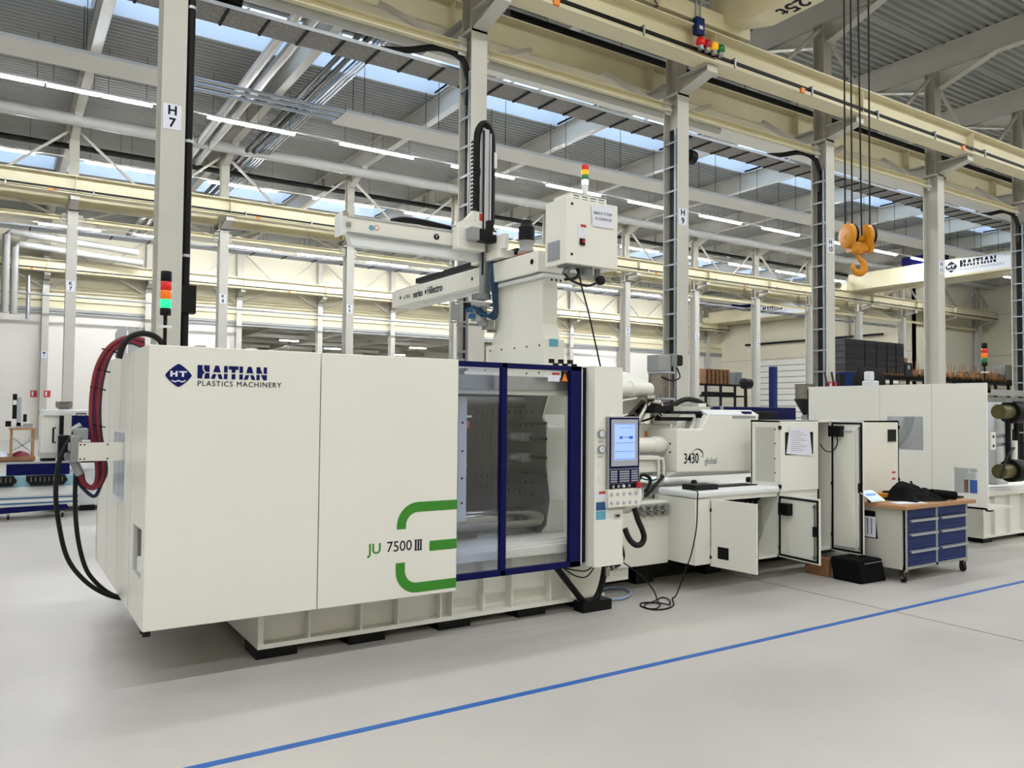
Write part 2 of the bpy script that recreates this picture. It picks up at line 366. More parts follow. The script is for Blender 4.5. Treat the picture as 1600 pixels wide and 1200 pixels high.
# ------------------------------------------------------------------ columns with brackets, struts, braces
def column(row, k, Yf, sides, mark, note):
    x = GX(k); t = thing('steel_column', note, 'column', (x, Yf+.2, 0), 'steel columns of row '+row)
    d, b = .43, .32
    s = MB().box(x-b/2, x+b/2, Yf, Yf+.024, 0, 8.5).box(x-b/2, x+b/2, Yf+d-.024, Yf+d, 0, 8.5).box(x-.01, x+.01, Yf+.02, Yf+d-.02, 0, 8.5)
    s.box(x-.3, x+.3, Yf-.12, Yf+d+.12, 0, .03)
    s.build('shaft', 'steelgrey', t)
    u = MB().box(x-.15, x+.15, Yf+.06, Yf+.08, 8.5, Z_RAF).box(x-.15, x+.15, Yf+d-.08, Yf+d-.06, 8.5, Z_RAF).box(x-.01, x+.01, Yf+.07, Yf+d-.07, 8.5, Z_RAF)
    u.box(x-.17, x+.17, Yf+.0, Yf+d, 8.44, 8.5)
    u.build('upper_shaft', 'steelshade', t)
    for s_ in sides:
        c0 = Yf if s_ < 0 else Yf+d; c1 = c0+s_*.92
        c1 = c0+s_*.8; c = MB().prism([(x-.01, c0, 8.5), (x-.01, c1, 8.68), (x-.01, c1, 8.8), (x-.01, c0, 8.8)], (.02, 0, 0))
        c.box(x-.16, x+.16, min(c0, c1), max(c0, c1), 8.78, 8.81)
        c.prism([(x-.14, c0, 8.48), (x-.14, c1, 8.66), (x-.14, c1, 8.68), (x-.14, c0, 8.5)], (.28, 0, 0))
        c.box(x-.14, x+.14, c1-.012, c1+.012, 8.66, 8.8)
        c.build('bracket', 'steelgrey', t)
    if mark:
        pz = 5.86 if row != 'M' else 4.5
        pw, ph = (.24, .36)
        p = B('number_plate', 'paper', t, x-pw/2-.015, x+pw/2-.015, Yf-.006, Yf, pz-ph/2, pz+ph/2)
        for i, ch in enumerate(mark): text(ch, .18, (x-.015, Yf-.0065, pz+(.085, -.09)[i]), (1,0,0), (0,0,1), 'darkink', p, bold=.005)
    ym = Yf+.2
    if row != 'M' or True:
        st = MB()
        st.box(x+.17, x+4.83, ym-.055, ym+.055, 8.25, 8.265).box(x+.17, x+4.83, ym-.055, ym+.055, 8.115, 8.13).box(x+.17, x+4.83, ym+.04, ym+.055, 8.12, 8.26)
        st.build('strut', 'ivory', t)
        for s_ in (-1, 1):
            MB().bar((x+s_*.17, ym, 8.12), (x+s_*1.6, ym+(.55 if row != 'M' else -.5), 8.82), .09, .09).build('knee_brace', 'steelgrey', t)
            MB().box(min(x+s_*.16, x+s_*.32), max(x+s_*.16, x+s_*.32), ym-.008, ym+.008, 8.04, 8.36).build('gusset', 'steelgrey', t)
            MB().bar((x+s_*.14, ym, 11.25), (x+s_*2.46, ym, 9.25), .08, .08).build('diagonal_brace', 'steelgrey', t)
    return t
WHERE_H = {6: 'left of the guard cover', 7: 'rising behind the white clamp guard', 8: 'rising behind the robot arm', 9: 'rising behind the material hopper', 10: 'left of the yellow hook', 11: 'right of the yellow hook', 12: 'at the right picture edge'}
for k in range(6, 14):
    column('H', k, YH, (-1, 1), ('H', str(k)), 'tall grey steel column marked H%d %s' % (k, WHERE_H.get(k, 'beyond the right picture edge')))
for k in range(6, 20):
    column('K', k, YK, (-1, 1), ('K', str(k)), 'distant grey steel column marked K%d in the middle row' % k)
for k in range(6, 18):
    column('M', k, YM-.16, (-1,), ('M', str(k)), 'far grey steel wall column marked M%d along the back wall' % k)

# black riser pipe beside H7 and conduits in the recesses of the columns
def riser(k, label):
    x = GX(k); t = thing('cable_riser', label, 'cable riser', (x-.05, YH+.2, 0))
    for dx in (-.13, -.07): B('conduit', 'zinc', t, x+dx-.02, x+dx+.02, YH+.06, YH+.12, .0, 7.75)
    B('trunking', 'black', t, x-.1, x-.03, YH+.16, YH+.3, 0, 7.75)
    r = B('rung', 'zinc', t, x-.155, x-.13, YH+.03, YH+.4, 1.2, 1.24)
    for i in range(1, 13): dupe(r, (0, 0, i*.52))
    return t
riser(8, 'cables and conduits climbing in the recess of column H8'); riser(9, 'cables and conduits climbing in the recess of column H9')
riser(10, 'black cables and rungs climbing in the recess of column H10'); riser(12, 'black cables and rungs climbing in the recess of column H12')
t = thing('downpipe', 'black downpipe with clips running up beside column H7', 'pipe', (GX(7)+.22, YH+.1, 0))
MB().cyl((GX(7)+.225, YH+.08, 0), (GX(7)+.225, YH+.08, 11.3), .056, 14).build('pipe', 'black', t, smooth=True)
for z in (2.2, 3.9, 5.55, 7.5): MB().cyl((GX(7)+.225, YH+.08, z), (GX(7)+.225, YH+.08, z+.04), .066, 14).build('clip', 'alu', t)
MB().box(GX(7)+.18, GX(7)+.36, YH, YH+.2, 3.1, 3.5).build('coupling', 'black', t)
t = thing('downpipe', 'pair of black downpipes hanging behind column H9', 'pipe', (GX(9)+.45, YH+.6, 7.9))
for dx in (.4, .55): MB().cyl((GX(9)+dx, YH+.6, 7.6), (GX(9)+dx, YH+.6, 11.4), .06, 12).build('pipe', 'black', t, smooth=True)
MB().lathe((GX(9)+.3, YH+.6, 7.5), [(.1, 0), (.17, .05), (.17, .3), (.1, .34), (.1, .5), (.16, .54), (.16, .75), (.05, .8)], 14, (1, .2, 0)).build('fan_unit', 'black', t, smooth=True)
t = tag(MB().lathe((GX(7)+.3, YH+.6, 8.12), [(.1, 0), (.17, .05), (.17, .3), (.1, .34), (.1, .5), (.16, .54), (.16, .75), (.05, .8)], 14, (1, .2, 0)).build('fan_unit', 'black', smooth=True), 'black cylindrical unit hung high beside column H7', 'fan')
t = tag(MB().lathe((GX(11)+.25, YH+.6, 7.72), [(.1, 0), (.15, .05), (.15, .25), (.09, .3), (.09, .45), (.14, .5), (.14, .6), (.05, .65)], 14, (1, .2, 0)).build('fan_unit', 'black', smooth=True), 'black cylindrical unit hung high beside column H11', 'fan')

# ------------------------------------------------------------------ crane runways
def runway(name_note, yc, x1, bus, orange=True):
    t = thing('crane_runway', name_note, 'crane rail', (25, yc, 8.81))
    z = 9.13
    MB().ibeam((X0+.3, yc, z), (x1, yc, z), .62, .44, .03, .016).build('beam', 'ivory', t)
    B('rail', 'steelshade', t, X0+.3, x1, yc-.03, yc+.03, z+.31, z+.37)
    sp = B('stiffener', 'ivory', t, GX(6)-.008, GX(6)+.008, yc-.2, yc+.2, z-.28, z+.28)
    for i in range(1, 13):
        if GX(6+i) < x1: dupe(sp, (i*5, 0, 0))
    if bus:
        B('conductor_rail', 'black', t, X0+.3, x1, yc-.2, yc-.16, z-.2, z-.14)
        hg = MB().box(-.02, .02, yc-.25, yc-.12, z-.12, z-.1).box(-.02, .02, yc-.25, yc-.22, z-.3, z-.1).build('hanger', 'zinc', t)
        for i in range(1, 22): dupe(hg, (i*2.5, 0, 0))
    if orange:
        oc = B('buffer_clamp', 'orange', t, 1.2, 1.32, yc-.26, yc-.2, z-.32, z-.22)
        for i in range(1, 7): dupe(oc, (i*6.7, 0, 0))
    return t
runway('ivory crane runway beam on the near side of the H columns', 11.2, XR-.5, True)
runway('ivory crane runway beam on the far side of the H columns', 13.02, XR-.5, False, False)
runway('ivory crane runway beam on the near side of the K columns', 30.0, XR-.7, True)
runway('ivory crane runway beam on the far side of the K columns', 31.82, XR2-.5, False, False)
runway('ivory crane runway beam along the far back wall', 47.75, XR2-.5, True)
# ------------------------------------------------------------------ cable trays
tm = mat('tray_mesh', (120, 118, 112), .5, .4, var=0); nt = tm.node_tree; N, L = nt.nodes, nt.links
tc = N.new('ShaderNodeTexCoord'); mp = N.new('ShaderNodeMapping'); mp.inputs['Scale'].default_value = (34, 22, 1); vo = N.new('ShaderNodeTexVoronoi'); vo.inputs['Scale'].default_value = 1
vo.inputs['Randomness'].default_value = .25
rp = N.new('ShaderNodeValToRGB'); rp.color_ramp.elements[0].position = .3; rp.color_ramp.elements[1].position = .42
rp.color_ramp.elements[0].color = (lin(56), lin(54), lin(50), 1); rp.color_ramp.elements[1].color = (lin(150), lin(147), lin(140), 1)
L.new(tc.outputs['Object'], mp.inputs[0]); L.new(mp.outputs[0], vo.inputs['Vector']); L.new(vo.outputs[0], rp.inputs[0]); L.new(rp.outputs[0], N['Principled BSDF'].inputs['Base Color'])
def tray(label, yc, w, z, x0, x1, seg, m='tray_mesh'):
    t = thing('cable_tray', label, 'cable tray', ((x0+x1)/2, yc, z))
    for s_ in (-1, 1): MB().box(x0, x1, yc+s_*w/2-.012, yc+s_*w/2+.012, z, z+.06).build('side_rail', 'zinc', t)
    n = int((x1-x0)/seg); p = B('tray_panel', m, t, x0+.02, x0+seg-.02, yc-w/2, yc+w/2, z, z+.012)
    q = B('cross_bar', 'dark', t, x0-.02, x0+.02, yc-w/2, yc+w/2, z-.025, z)
    for i in range(1, n): dupe(p, (i*seg, 0, 0)); dupe(q, (i*seg, 0, 0))
    return t
tray('wide perforated cable tray running behind the H columns', 12.68, .6, 7.87, -3.4, 62, .62)
tray('grey-blue cable tray running behind the K columns', 31.6, .7, 7.85, -3, 53, 1.25, 'zinc')
for k, lab in ((8, 'H8'), (10, 'H10'), (12, 'H12')):
    x = GX(k)
    tag(MB().tube([(x-1.6, 12.5, 7.95), (x-1.1, 12.45, 8.05), (x-.6, 12.3, 8.16), (x-.2, 12.18, 8.02), (x-.1, 12.12, 7.6), (x-.1, 12.12, 7.2)], .06, 8).build('cable_bundle', 'rubber', smooth=True), 'black cable bundle arching from the tray to column '+lab, 'cable')

# ------------------------------------------------------------------ radiant heating strips and their feed pipes
def heater(label, x0, x1, y0, y1, z, feed=None):
    t = thing('radiant_heater', label, 'heater', ((x0+x1)/2, (y0+y1)/2, z))
    MB().box(x0, x1, y0, y1, z, z+.03).build('panel', 'white', t)
    MB().box(x0, x1, y0-.02, y0, z, z+.09).box(x0, x1, y1, y1+.02, z, z+.09).build('edge', 'white_cold', t)
    n = int((x1-x0)/2.5)
    h = MB().cyl((x0+.6, y0+.1, z+.03), (x0+.6, y0+.1, Z_DECK), .01, 5).cyl((x0+.6, y1-.1, z+.03), (x0+.6, y1-.1, Z_DECK), .01, 5).build('hanger', 'dark', t)
    for i in range(1, n): dupe(h, (i*2.5, 0, 0))
    if feed:
        for f in (.12, .45, .8):
            y = y0+(y1-y0)*f; MB().cyl((feed[0], y, z+.06), (feed[1], y, z+.06), .05, 10).build('feed_pipe', 'alu', t, smooth=True)
    return t
heater('long white radiant heating strip left of column H 7', -9, 3.66, 21.9, 23.0, 10.45)
heater('long white radiant heating strip above the robot, with three feed pipes', 8.32, 58, 21.9, 23.0, 10.45, (3.72, 8.32))
heater('white radiant heating strip close behind the H columns', 8.5, 58, 16.26, 17.3, 10.45, (3.0, 8.5))
heater('white radiant heating strip in the far bay near row K', -9, 3.4, 36.2, 37.3, 10.45, (3.4, 12))
heater('white radiant heating strip in the far bay near the back wall', 6, 50, 42.2, 43.3, 10.45)
heater('white radiant heating strip under the near roof above the crane', 16, 60, 5.6, 6.6, 11.1)

# ------------------------------------------------------------------ LED batten lights
def led_master():
    t = thing('batten_light', 'LED', 'ceiling light', (0, 0, 0))
    MB().box(-.665, .665, -.06, .06, .06, .1).box(-.665, .665, -.12, .12, .052, .06).build('housing', 'white', t)  # wide brim added to the housing to keep light off the roof
    MB().prism([(-.655, -.055, .05), (-.655, .055, .05), (-.655, .035, 0), (-.655, -.035, 0)], (1.31, 0, 0)).build('diffuser', 'led', t)
    for q in (-.5, .5): MB().cyl((q, 0, .1), (q, 0, 1.42), .006, 4).build('suspension', 'dark', t)
    return t
led = led_master(); first = True
ROWS = [(25.12, 10.6, [5.12+4.24*i for i in range(-3, 12)], 'LED batten of the ceiling row beyond the H columns'),
        (32.3, 10.6, [2.4+4.24*i for i in range(-2, 11)], 'LED batten of the ceiling row beyond the K columns'),
        (44.5, 10.6, [1.4+4.24*i for i in range(-2, 11)], 'LED batten of the ceiling row nearest the back wall')]
ORD = 'first second third fourth fifth sixth seventh eighth ninth tenth eleventh twelfth thirteenth fourteenth fifteenth sixteenth seventeenth eighteenth nineteenth twentieth twenty-first twenty-second twenty-third twenty-fourth twenty-fifth twenty-sixth twenty-seventh twenty-eighth twenty-ninth thirtieth thirty-first thirty-second'.split()
def in_view(p):
    v = V(p)-EYE; k = v.dot(W_); return k > 0 and 0 < 800+F_PX*v.dot(R_)/k < 1600 and 0 < 600-F_PX*v.dot(U_)/k < 1200
for y, z, xs, lab in ROWS:
    pos = sorted([x+dx for x in xs for dx in (.665, 2.03)]+([.16] if y == 25.12 else [])); n = 0
    for xx in pos:
        if not in_view((xx, y, z)): continue
        if first: o = led; o.location = (xx, y, z); first = False
        else: o = copy_tree(led, (xx, y, z))
        o['group'] = 'LED battens, row at depth %d' % int(y)
        if in_view((xx, y, z)): o['label'] = ORD[n]+' '+lab+', counted from the left'; n += 1
        else: o['label'] = lab+', outside the picture'
for y, z, xs, lab in ROWS:
    tag(MB().box(X0+1, 52, y-.03, y+.03, z+.1, z+.14).build('lighting_track', 'white'), {25.12: 'slim white lighting track above the first row of battens', 32.3: 'slim white lighting track just beyond the K columns', 44.5: 'slim white lighting track nearest the back wall'}[y], 'lighting track')
# annex lights
for i, (x, y) in enumerate(((17, 55), (22, 60), (27, 55), (20, 66), (29, 63))):
    o = copy_tree(led, (x, y, 6.5)); o['label'] = '%s LED batten in the annex hall behind the back wall' % ('nearest', 'middle', 'right-hand', 'farthest', 'small far')[i]; o['group'] = 'annex battens'

# ------------------------------------------------------------------ pipes under the roof
def pipe(label, pts, r, m, sm=1, n=12):
    return tag(MB().tube(pts, r, n, sm).build('ceiling_pipe', m, smooth=True), label, 'pipe')
pipe('thick pale pipe crossing under the roof, left of a matching pair', [(5.77, 12.4, 11.2), (5.77, 48, 11.2)], .13, 'pipe_grey')
pipe('thick pale pipe crossing under the roof, right of a matching pair', [(6.16, 12.4, 11.2), (6.16, 48, 11.2)], .13, 'pipe_grey')
pipe('black pipe crossing under the roof, left of a black pair', [(7.4, -8, 11.2), (7.4, 47, 11.2)], .075, 'black')
pipe('black pipe crossing under the roof, right of a black pair', [(7.66, -8, 11.2), (7.66, 47, 11.2)], .075, 'black')
pipe('thin blue pipe crossing under the roof beside black pipes', [(7.87, -8, 11.2), (7.87, 47, 11.2)], .03, 'hose_teal')
for i, x in enumerate((7.98, 8.09, 8.2)): pipe('thin zinc pipe crossing under the roof, %s of three' % ('leftmost', 'middle', 'rightmost')[i], [(x, -8, 11.2), (x, 47, 11.2)], .03, 'zinc')
pipe('large grey tube running along the tops of the K columns', [(X0+1, 29.6, 11.25), (XR-2, 29.6, 11.25)], .2, 'pipe_grey', n=18)
pipe('black sprinkler pipe running beyond the K columns', [(X0+1, 32.0, 11.02), (XR2-2, 32.0, 11.02)], .1, 'black')
pipe('large grey tube running under the near roof above the crane', [(10, 8.4, 11.3), (XR-2, 8.4, 11.3)], .2, 'pipe_grey', n=18)
pipe('black bundle of pipes running behind the H column tops', [(9, 14.2, 10.3), (XR-2, 14.2, 10.3)], .13, 'black')
pipe('pale drain pipe running close to the cable tray behind row H', [(X0+1, 14.6, 9.3), (16, 14.6, 9.3)], .09, 'pipe_grey')
pipe('grey ventilation pipe looping along the back wall, upper of two', [(.12, 46.6, 6.4), (.12, 46.6, 10.3), (.3, 46.6, 10.48), (6.1, 46.6, 10.1)], .17, 'pipe_grey', 1, 14)
pipe('grey ventilation pipe looping along the back wall, lower of two', [(.5, 46.9, 6.4), (.5, 46.9, 9.75), (.7, 46.9, 9.95), (6.4, 46.9, 9.6)], .17, 'pipe_grey', 1, 14)
pipe('thin grey riser pipe on the back wall beside ventilation pipes', [(1.15, 48.2, 6.3), (1.15, 48.2, 8.6)], .1, 'alu')
pipe('thin grey service pipe running along the back wall', [(X0+1, 47.6, 7.56), (40, 47.6, 7.56)], .05, 'zinc')
t = thing('fire_sign', 'small red fire sign on the back wall, left of two', 'sign', (1.58, 48.97, 2.2)); B('plate', 'label_red', t, 1.4, 1.7, 48.96, 48.98, 2.25, 2.6)
text('F', .2, (1.55, 48.955, 2.42), (1,0,0), (0,0,1), 'paper', t, 'pictogram') if False else B('pictogram', 'paper', t, 1.46, 1.54, 48.955, 48.96, 2.32, 2.54)
t = thing('fire_sign', 'small red fire sign on the back wall, right of two', 'sign', (2.3, 48.5, 2.2)); B('plate', 'label_red', t, 2.0, 2.3, 48.52, 48.54, 2.25, 2.6); B('pictogram', 'paper', t, 2.06, 2.14, 48.515, 48.52, 2.32, 2.54)

# ------------------------------------------------------------------ overhead cranes
def far_crane(label, x, y0, y1, z0, z1, lx):
    t = thing('overhead_crane', label, 'crane', (x, (y0+y1)/2, z0))
    g = MB().box(x, x+.45, y0, y1, z0, z1).box(x-.03, x+.48, y0, y1, z0-.03, z0).box(x-.03, x+.48, y0, y1, z1, z1+.03).build('girder', 'ivory', t)
    rg = 2.0 if x < 50 else 1.5; MB().box(x+rg, x+rg+.4, y0, y1, z0, z1).build('rear_girder', 'ivory', t)
    B('end_carriage', 'ivory', t, x-.6, x+rg+.6, y1-.3, y1+.1, z0-.05, z0+.45); B('end_carriage', 'ivory', t, x-.6, x+rg+.6, y0-.1, y0+.3, z0-.05, z0+.45)
    B('hoist', 'navy', t, x+.5, x+rg, lx+1.2, lx+3.2, z1-.1, z1+.65)
    ban = B('banner', 'white_cold', t, x-.02, x, lx-4.6, lx+.4, z0+.08, z1-.01)
    logo((x-.021, lx, (z0+z1)/2+.05), (0,-1,0), (0,0,1), .37, ban, 'darkink', 'printgrey')
    return t
far_crane('pale overhead crane with a white company banner beyond the yellow hook', 44.57, 13.05, 30.0, 9.5, 10.45, 23.6)
far_crane('farther overhead crane with a company banner behind column K14', 51.0, 31.9, 47.7, 9.4, 10.3, 42.4)

# near 25 t crane at the top of the picture, its hook hanging low
t = thing('overhead_crane', 'large ivory 25 t crane at the top of the picture, bridging the near bay', 'crane', (12.5, 2, 9.5))
def girder(x0, x1):
    m = MB(); pr = [(x0, -8.4, 9.95), (x0, -7.4, 9.5), (x0, 10.25, 9.5), (x0, 11.05, 9.72), (x0, 11.4, 9.72), (x0, 11.4, 10.6), (x0, 10.3, 10.95), (x0, -7.4, 10.95)]
    return m.prism(pr, (x1-x0, 0, 0))
g1 = girder(12.2, 12.8).build('girder', 'ivory', t); girder(9.9, 10.5).build('girder', 'ivory', t)
text('25t', .5, (12.5, 9.55, 9.498), (0,1,0), (1,0,0), 'darkink', t, sx=.9, ext=.003, bold=.01)
MB().cyl((12.5, 8.75, 9.5), (12.5, 8.75, 9.497), .15, 20).build('number_disc', 'paper', t); text('5', .22, (12.5, 8.75, 9.4965), (0,1,0), (1,0,0), 'darkink', t)
text('5', .26, (at(1025, 5, 10.98).x, 10.975, at(1025, 5, 10.98).z), (1,0,0), (0,0,1), 'darkink', t)
B('end_carriage', 'ivory', t, 9.2, 13.0, 11.0, 11.4, 9.54, 9.86)
for x in (9.6, 12.7): MB().cyl((x, 11.12, 9.62), (x, 11.28, 9.62), .17, 16).build('wheel', 'steelshade', t, smooth=True)
B('trolley', 'yellow', t, 9.8, 12.9, 6.4, 8.4, 10.97, 11.25)
hx, hy = 11.29, 7.43
for i, (dx, dt) in enumerate(((-.2, -.2), (-.09, -.1), (.06, .0), (.19, .19))):
    MB().cyl((hx+dt*.84, hy-dt*.54, 10.97), (hx+dx*.84, hy-dx*.54, 4.56), .013, 6).build('rope', 'dark', t)
hz = 3.93
h = thing('crane_hook', 'yellow crane hook block hanging on four ropes in front of column H10', 'hook', (hx, hy, hz)); h.rotation_euler.z = math.radians(-22)
for s_ in (-1, 1):
    c = V((hx+s_*.155, hy, hz+.62))
    o = MB().lathe(c+V((-.075, 0, 0)), [(.15, 0), (.19, .02), (.195, .07), (.19, .085)], 26, (1, 0, 0)).build('sheave_cover', 'yellow', h, smooth=True)
    MB().lathe(c+V((.012, 0, .01)), [(.165, 0), (.175, .012), (.155, .03), (.175, .05), (.165, .062)], 26, (1, 0, 0)).build('sheave', 'rubber', o, smooth=True)
    MB().prism([c+V((.0, -.13, -.05)), c+V((.0, .13, -.05)), c+V((.0, .07, -.26)), c+V((.0, -.07, -.26))], (.075, 0, 0)).build('cheek_plate', 'yellow', h)
    MB().cyl(c+V((-.09, 0, 0)), c+V((-.07, 0, 0)), .035, 12).build('hub', 'yellow', o, smooth=True)
MB().cyl((hx-.16, hy, hz+.58), (hx+.16, hy, hz+.58), .045, 16).build('axle', 'yellow', h, smooth=True)
B('crossbar', 'yellow', h, hx-.15, hx+.15, hy-.08, hy+.08, hz+.38, hz+.5, bevel=.015)
MB().lathe((hx, hy, hz+.33), [(.05, 0), (.075, .015), (.085, .06), (.06, .09)], 18).build('swivel', 'yellow', h, smooth=True)
path = [V((hx+.005, hy, hz+.4)), V((hx+.0, hy, hz+.33)), V((hx+.01, hy, hz+.285))]
for i in range(25):
    a_ = math.radians(72-i*11.6); path.append(V((hx+.01+.098*math.cos(a_), hy, hz+.145+.105*math.sin(a_))))
m = MB(); n = 12; vs = []
for i, p in enumerate(path):
    d = (path[min(i+1, len(path)-1)]-path[max(i-1, 0)]).normalized(); b_ = V((0, 1, 0)); a = d.cross(b_).normalized()
    f = i/(len(path)-1); r = .036+.028*math.sin(max(0, min(1, (f-.05)/.8))*math.pi) if f < .85 else .036*(1-(f-.85)/.15)+.012
    vs += [p+r*(a*math.cos(2*math.pi*k/n)+.8*b_*math.sin(2*math.pi*k/n)) for k in range(n)]
m.add(vs, [(i*n+k, i*n+(k+1) % n, (i+1)*n+(k+1) % n, (i+1)*n+k) for i in range(len(path)-1) for k in range(n)]+[tuple(range(n)), tuple((len(path)-1)*n+k for k in range(n))])
m.build('hook', 'yellow', h, smooth=True)
MB().bar((hx-.01, hy, hz+.26), (hx-.085, hy, hz+.16), .03, .01, (0,1,0)).build('safety_latch', 'alu', h)
# control box and signal lamps on the near runway by column H 9
t = thing('control_box', 'small blue control box on the runway beside column H9', 'control box', (11.43, 10.95, 9.2))
B('case', 'blue', t, 11.33, 11.55, 10.9, 11.02, 9.22, 9.56, bevel=.01); B('sticker', 'paper', t, 11.4, 11.5, 10.897, 10.9, 9.32, 9.39)
for x in (11.38, 11.5): MB().cyl((x, 10.96, 9.56), (x, 10.96, 10.4), .015, 8).build('conduit', 'alu', t)
for i, (c, nm) in enumerate((('lens_red', 'bright red'), ('red', 'dark red'), ('lens_yellow', 'yellow'), ('lens_green', 'green'))):
    x = 11.46+i*.19
    t = thing('signal_lamp', 'round %s signal lamp on the runway beside column H9' % nm, 'lamp', (x, 10.93, 8.98), 'signal lamps by H 9')
    MB().lathe((x, 10.93, 9.0), [(.05, 0), (.085, .03), (.095, .09), (.07, .15), (.02, .18)], 14).build('lens', c, t, smooth=True); MB().lathe((x, 10.93, 8.92), [(.05, 0), (.06, .02), (.06, .08)], 12).build('socket', 'zinc', t)
# ================================================================== the injection molding machine
YP, YD, YB, YC = 5.33, 5.38, 5.63, 5.30                     # guard panel, sliding door, base frame, control column
PX0, PX1, PZ0, PZ1 = .775, 2.967, .372, 2.142
mc = thing('injection_molding_machine', 'big white injection molding machine with green stripes and a blue framed door', 'machine', (2.9, 6.7, 0))
# --- base frame
b = MB().box(1.56, 4.68, YB+.09, 8.0, .067, .64).box(1.56, 4.68, YB, YB+.09, .067, .1).box(1.56, 4.68, YB, YB+.09, .6, .64).box(1.56, 1.6, YB, YB+.09, .1, .6)
base = b.build('base_frame', 'white', mc)
for p in (484, 565, 623, 689, 707, 756, 800, 860, 892):
    x = at(p, 955, YB).x; B('rib', 'white', base, x-.007, x+.007, YB, YB+.09, .1, .6)
for x in (1.62, 2.3, 3.05, 3.8, 4.45): B('levelling_pad', 'black', base, x-.07, x+.22, YB-.0, YB+.3, 0, .067)
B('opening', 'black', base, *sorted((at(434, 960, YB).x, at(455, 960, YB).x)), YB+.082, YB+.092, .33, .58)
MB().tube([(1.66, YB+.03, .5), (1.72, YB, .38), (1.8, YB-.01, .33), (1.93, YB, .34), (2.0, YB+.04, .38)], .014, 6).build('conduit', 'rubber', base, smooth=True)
B('under_shade_block', 'black', mc, 1.75, 4.55, YB+.25, 7.9, 0, .067)  # black block added to darken the gap under the base frame
# --- guard over the clamping unit
seam = at(499, 750, YP).x
gd = MB().box(PX0, seam-.003, YP, YP+.03, PZ0, PZ1).build('guard_panel', 'panel', mc, bevel=.006)
gd2 = MB().box(seam+.003, PX1, YP, YP+.03, PZ0, PZ1).build('guard_panel', 'panel', mc, bevel=.006)
B('panel_return', 'panel', gd2, PX1-.02, PX1, YP+.03, YP+.05, PZ0, PZ1)
ge = MB().holed((PX0, YP+.032, PZ0), (0,1,0), (0,0,1), (1,0,0), 8.1-YP-.03, PZ1-PZ0, .03, [(5.45-YP-.03, 5.82-YP-.03, .67-PZ0, .98-PZ0)]).build('end_panel', 'panel', mc)
for y in (5.98, 6.62, 7.32): B('seam', 'steelshade', ge, PX0-.001, PX0+.001, y, y+.006, PZ0, PZ1)
B('window_pane', 'clear_sheet', ge, PX0-.008, PX0-.002, 6.28, 6.9, 1.08, 1.56); B('window_pane', 'glass', ge, PX0+.01, PX0+.014, 5.45, 5.82, .67, .98)
f = MB()
for a in ((6.26,6.92,1.06,1.08),(6.26,6.92,1.56,1.58),(6.26,6.28,1.08,1.56),(6.9,6.92,1.08,1.56)): f.box(PX0-.006, PX0, *a)
f.build('window_frame', 'white_cold', ge)
B('rear_panel', 'panel', mc, PX0, 4.6, 8.07, 8.1, PZ0, PZ1); B('top_shade_panel', 'panel', mc, 2.9, 4.15, 6.3, 8.07, PZ1-.06, PZ1-.03); B('top_shade_panel', 'panel', mc, PX0+.03, 2.9, YP+.03, 8.07, PZ1-.12, PZ1-.09)  # unseen top panels added to keep light out of the guard
MB().box(PX0+.005, PX0+.03, YP+.1, YP+.14, PZ0-.035, PZ0).box(PX0+.005, PX0+.05, YP+.02, YP+.03, PZ0-.035, PZ0).build('door_stop', 'dark', mc)
B('valve_block', 'castgrey', mc, 1.0, 1.3, 5.6, 6.0, .45, 1.0); MB().tube([(1.0, 5.7, .6), (.93, 5.65, .8), (1.0, 5.62, .95)], .03).build('hose', 'hose_blue', mc, smooth=True)
# print on the guard
ux, uz = (1,0,0), (0,0,1)
e0 = at(279, 586.5, YP); pl0 = at(305, 582, YP)
lg = logo((e0.x, YP-.0005, e0.z), ux, uz, .086, gd, 'ink', 'darkink')
Gr = lambda p, q: (at(p, q, YP).x, at(p, q, YP).z)
def stripe(xl, xr, zt, zend, w, R, sgn):
    p = [(xl, zend)]; c = (xl+R, zt-sgn*R)
    for i in range(9): a = math.pi-i*math.pi/16; p.append((c[0]+R*math.cos(a), c[1]+sgn*R*math.sin(a)))
    p += [(xr, zt), (xr, zt-sgn*w)]; r = R-w
    for i in range(9): a = math.pi/2+i*math.pi/16; p.append((c[0]+r*math.cos(a), c[1]+sgn*r*math.sin(a)))
    return p+[(xl+w, zend)]
xl = Gr(620, 820)[0]; w = Gr(634.5, 820)[0]-xl
zt = Gr(714, 780.5)[1]; ztend = Gr(626, 827)[1]; zb = Gr(713, 917.5)[1]; zbend = Gr(625, 879.5)[1]
polys = [stripe(xl, PX1-.002, zt, ztend, w*.98, .17, 1), stripe(xl-.004, PX1-.002, zb, zbend, w*.98, .17, -1)]
m0, m1 = Gr(671, 848), Gr(712, 841.5); wz = w*.5
polys.append([(m0[0], (zt+zb)/2-wz), (PX1-.002, (zt+zb)/2-wz), (PX1-.002, (zt+zb)/2+wz), (m0[0], (zt+zb)/2+wz)])
flat(polys, (0, YP-.0005, 0), ux, uz, .0015, 'stripe', 'green', gd2)
tz = Gr(624, 854)[1]
text('JU', .105, (at(585.5, 858, YP).x, YP-.001, tz-.003), ux, uz, 'green', gd2, bold=.0015); text('7500', .108, (at(624, 854, YP).x, YP-.001, tz), ux, uz, 'darkink', gd2, sx=.95)
x3 = at(653.5, 852, YP).x; h3 = .04; pr = []
for d in (-.021, 0, .021): pr.append([(x3+d-.0065, tz-h3), (x3+d+.0065, tz-h3), (x3+d+.0065, tz+h3), (x3+d-.0065, tz+h3)])
for z in (tz-h3, tz+h3-.006): pr.append([(x3-.032, z), (x3+.032, z), (x3+.032, z+.006), (x3-.032, z+.006)])
flat(pr, (0, YP-.0005, 0), ux, uz, .0015, 'numeral', 'darkink', gd2)
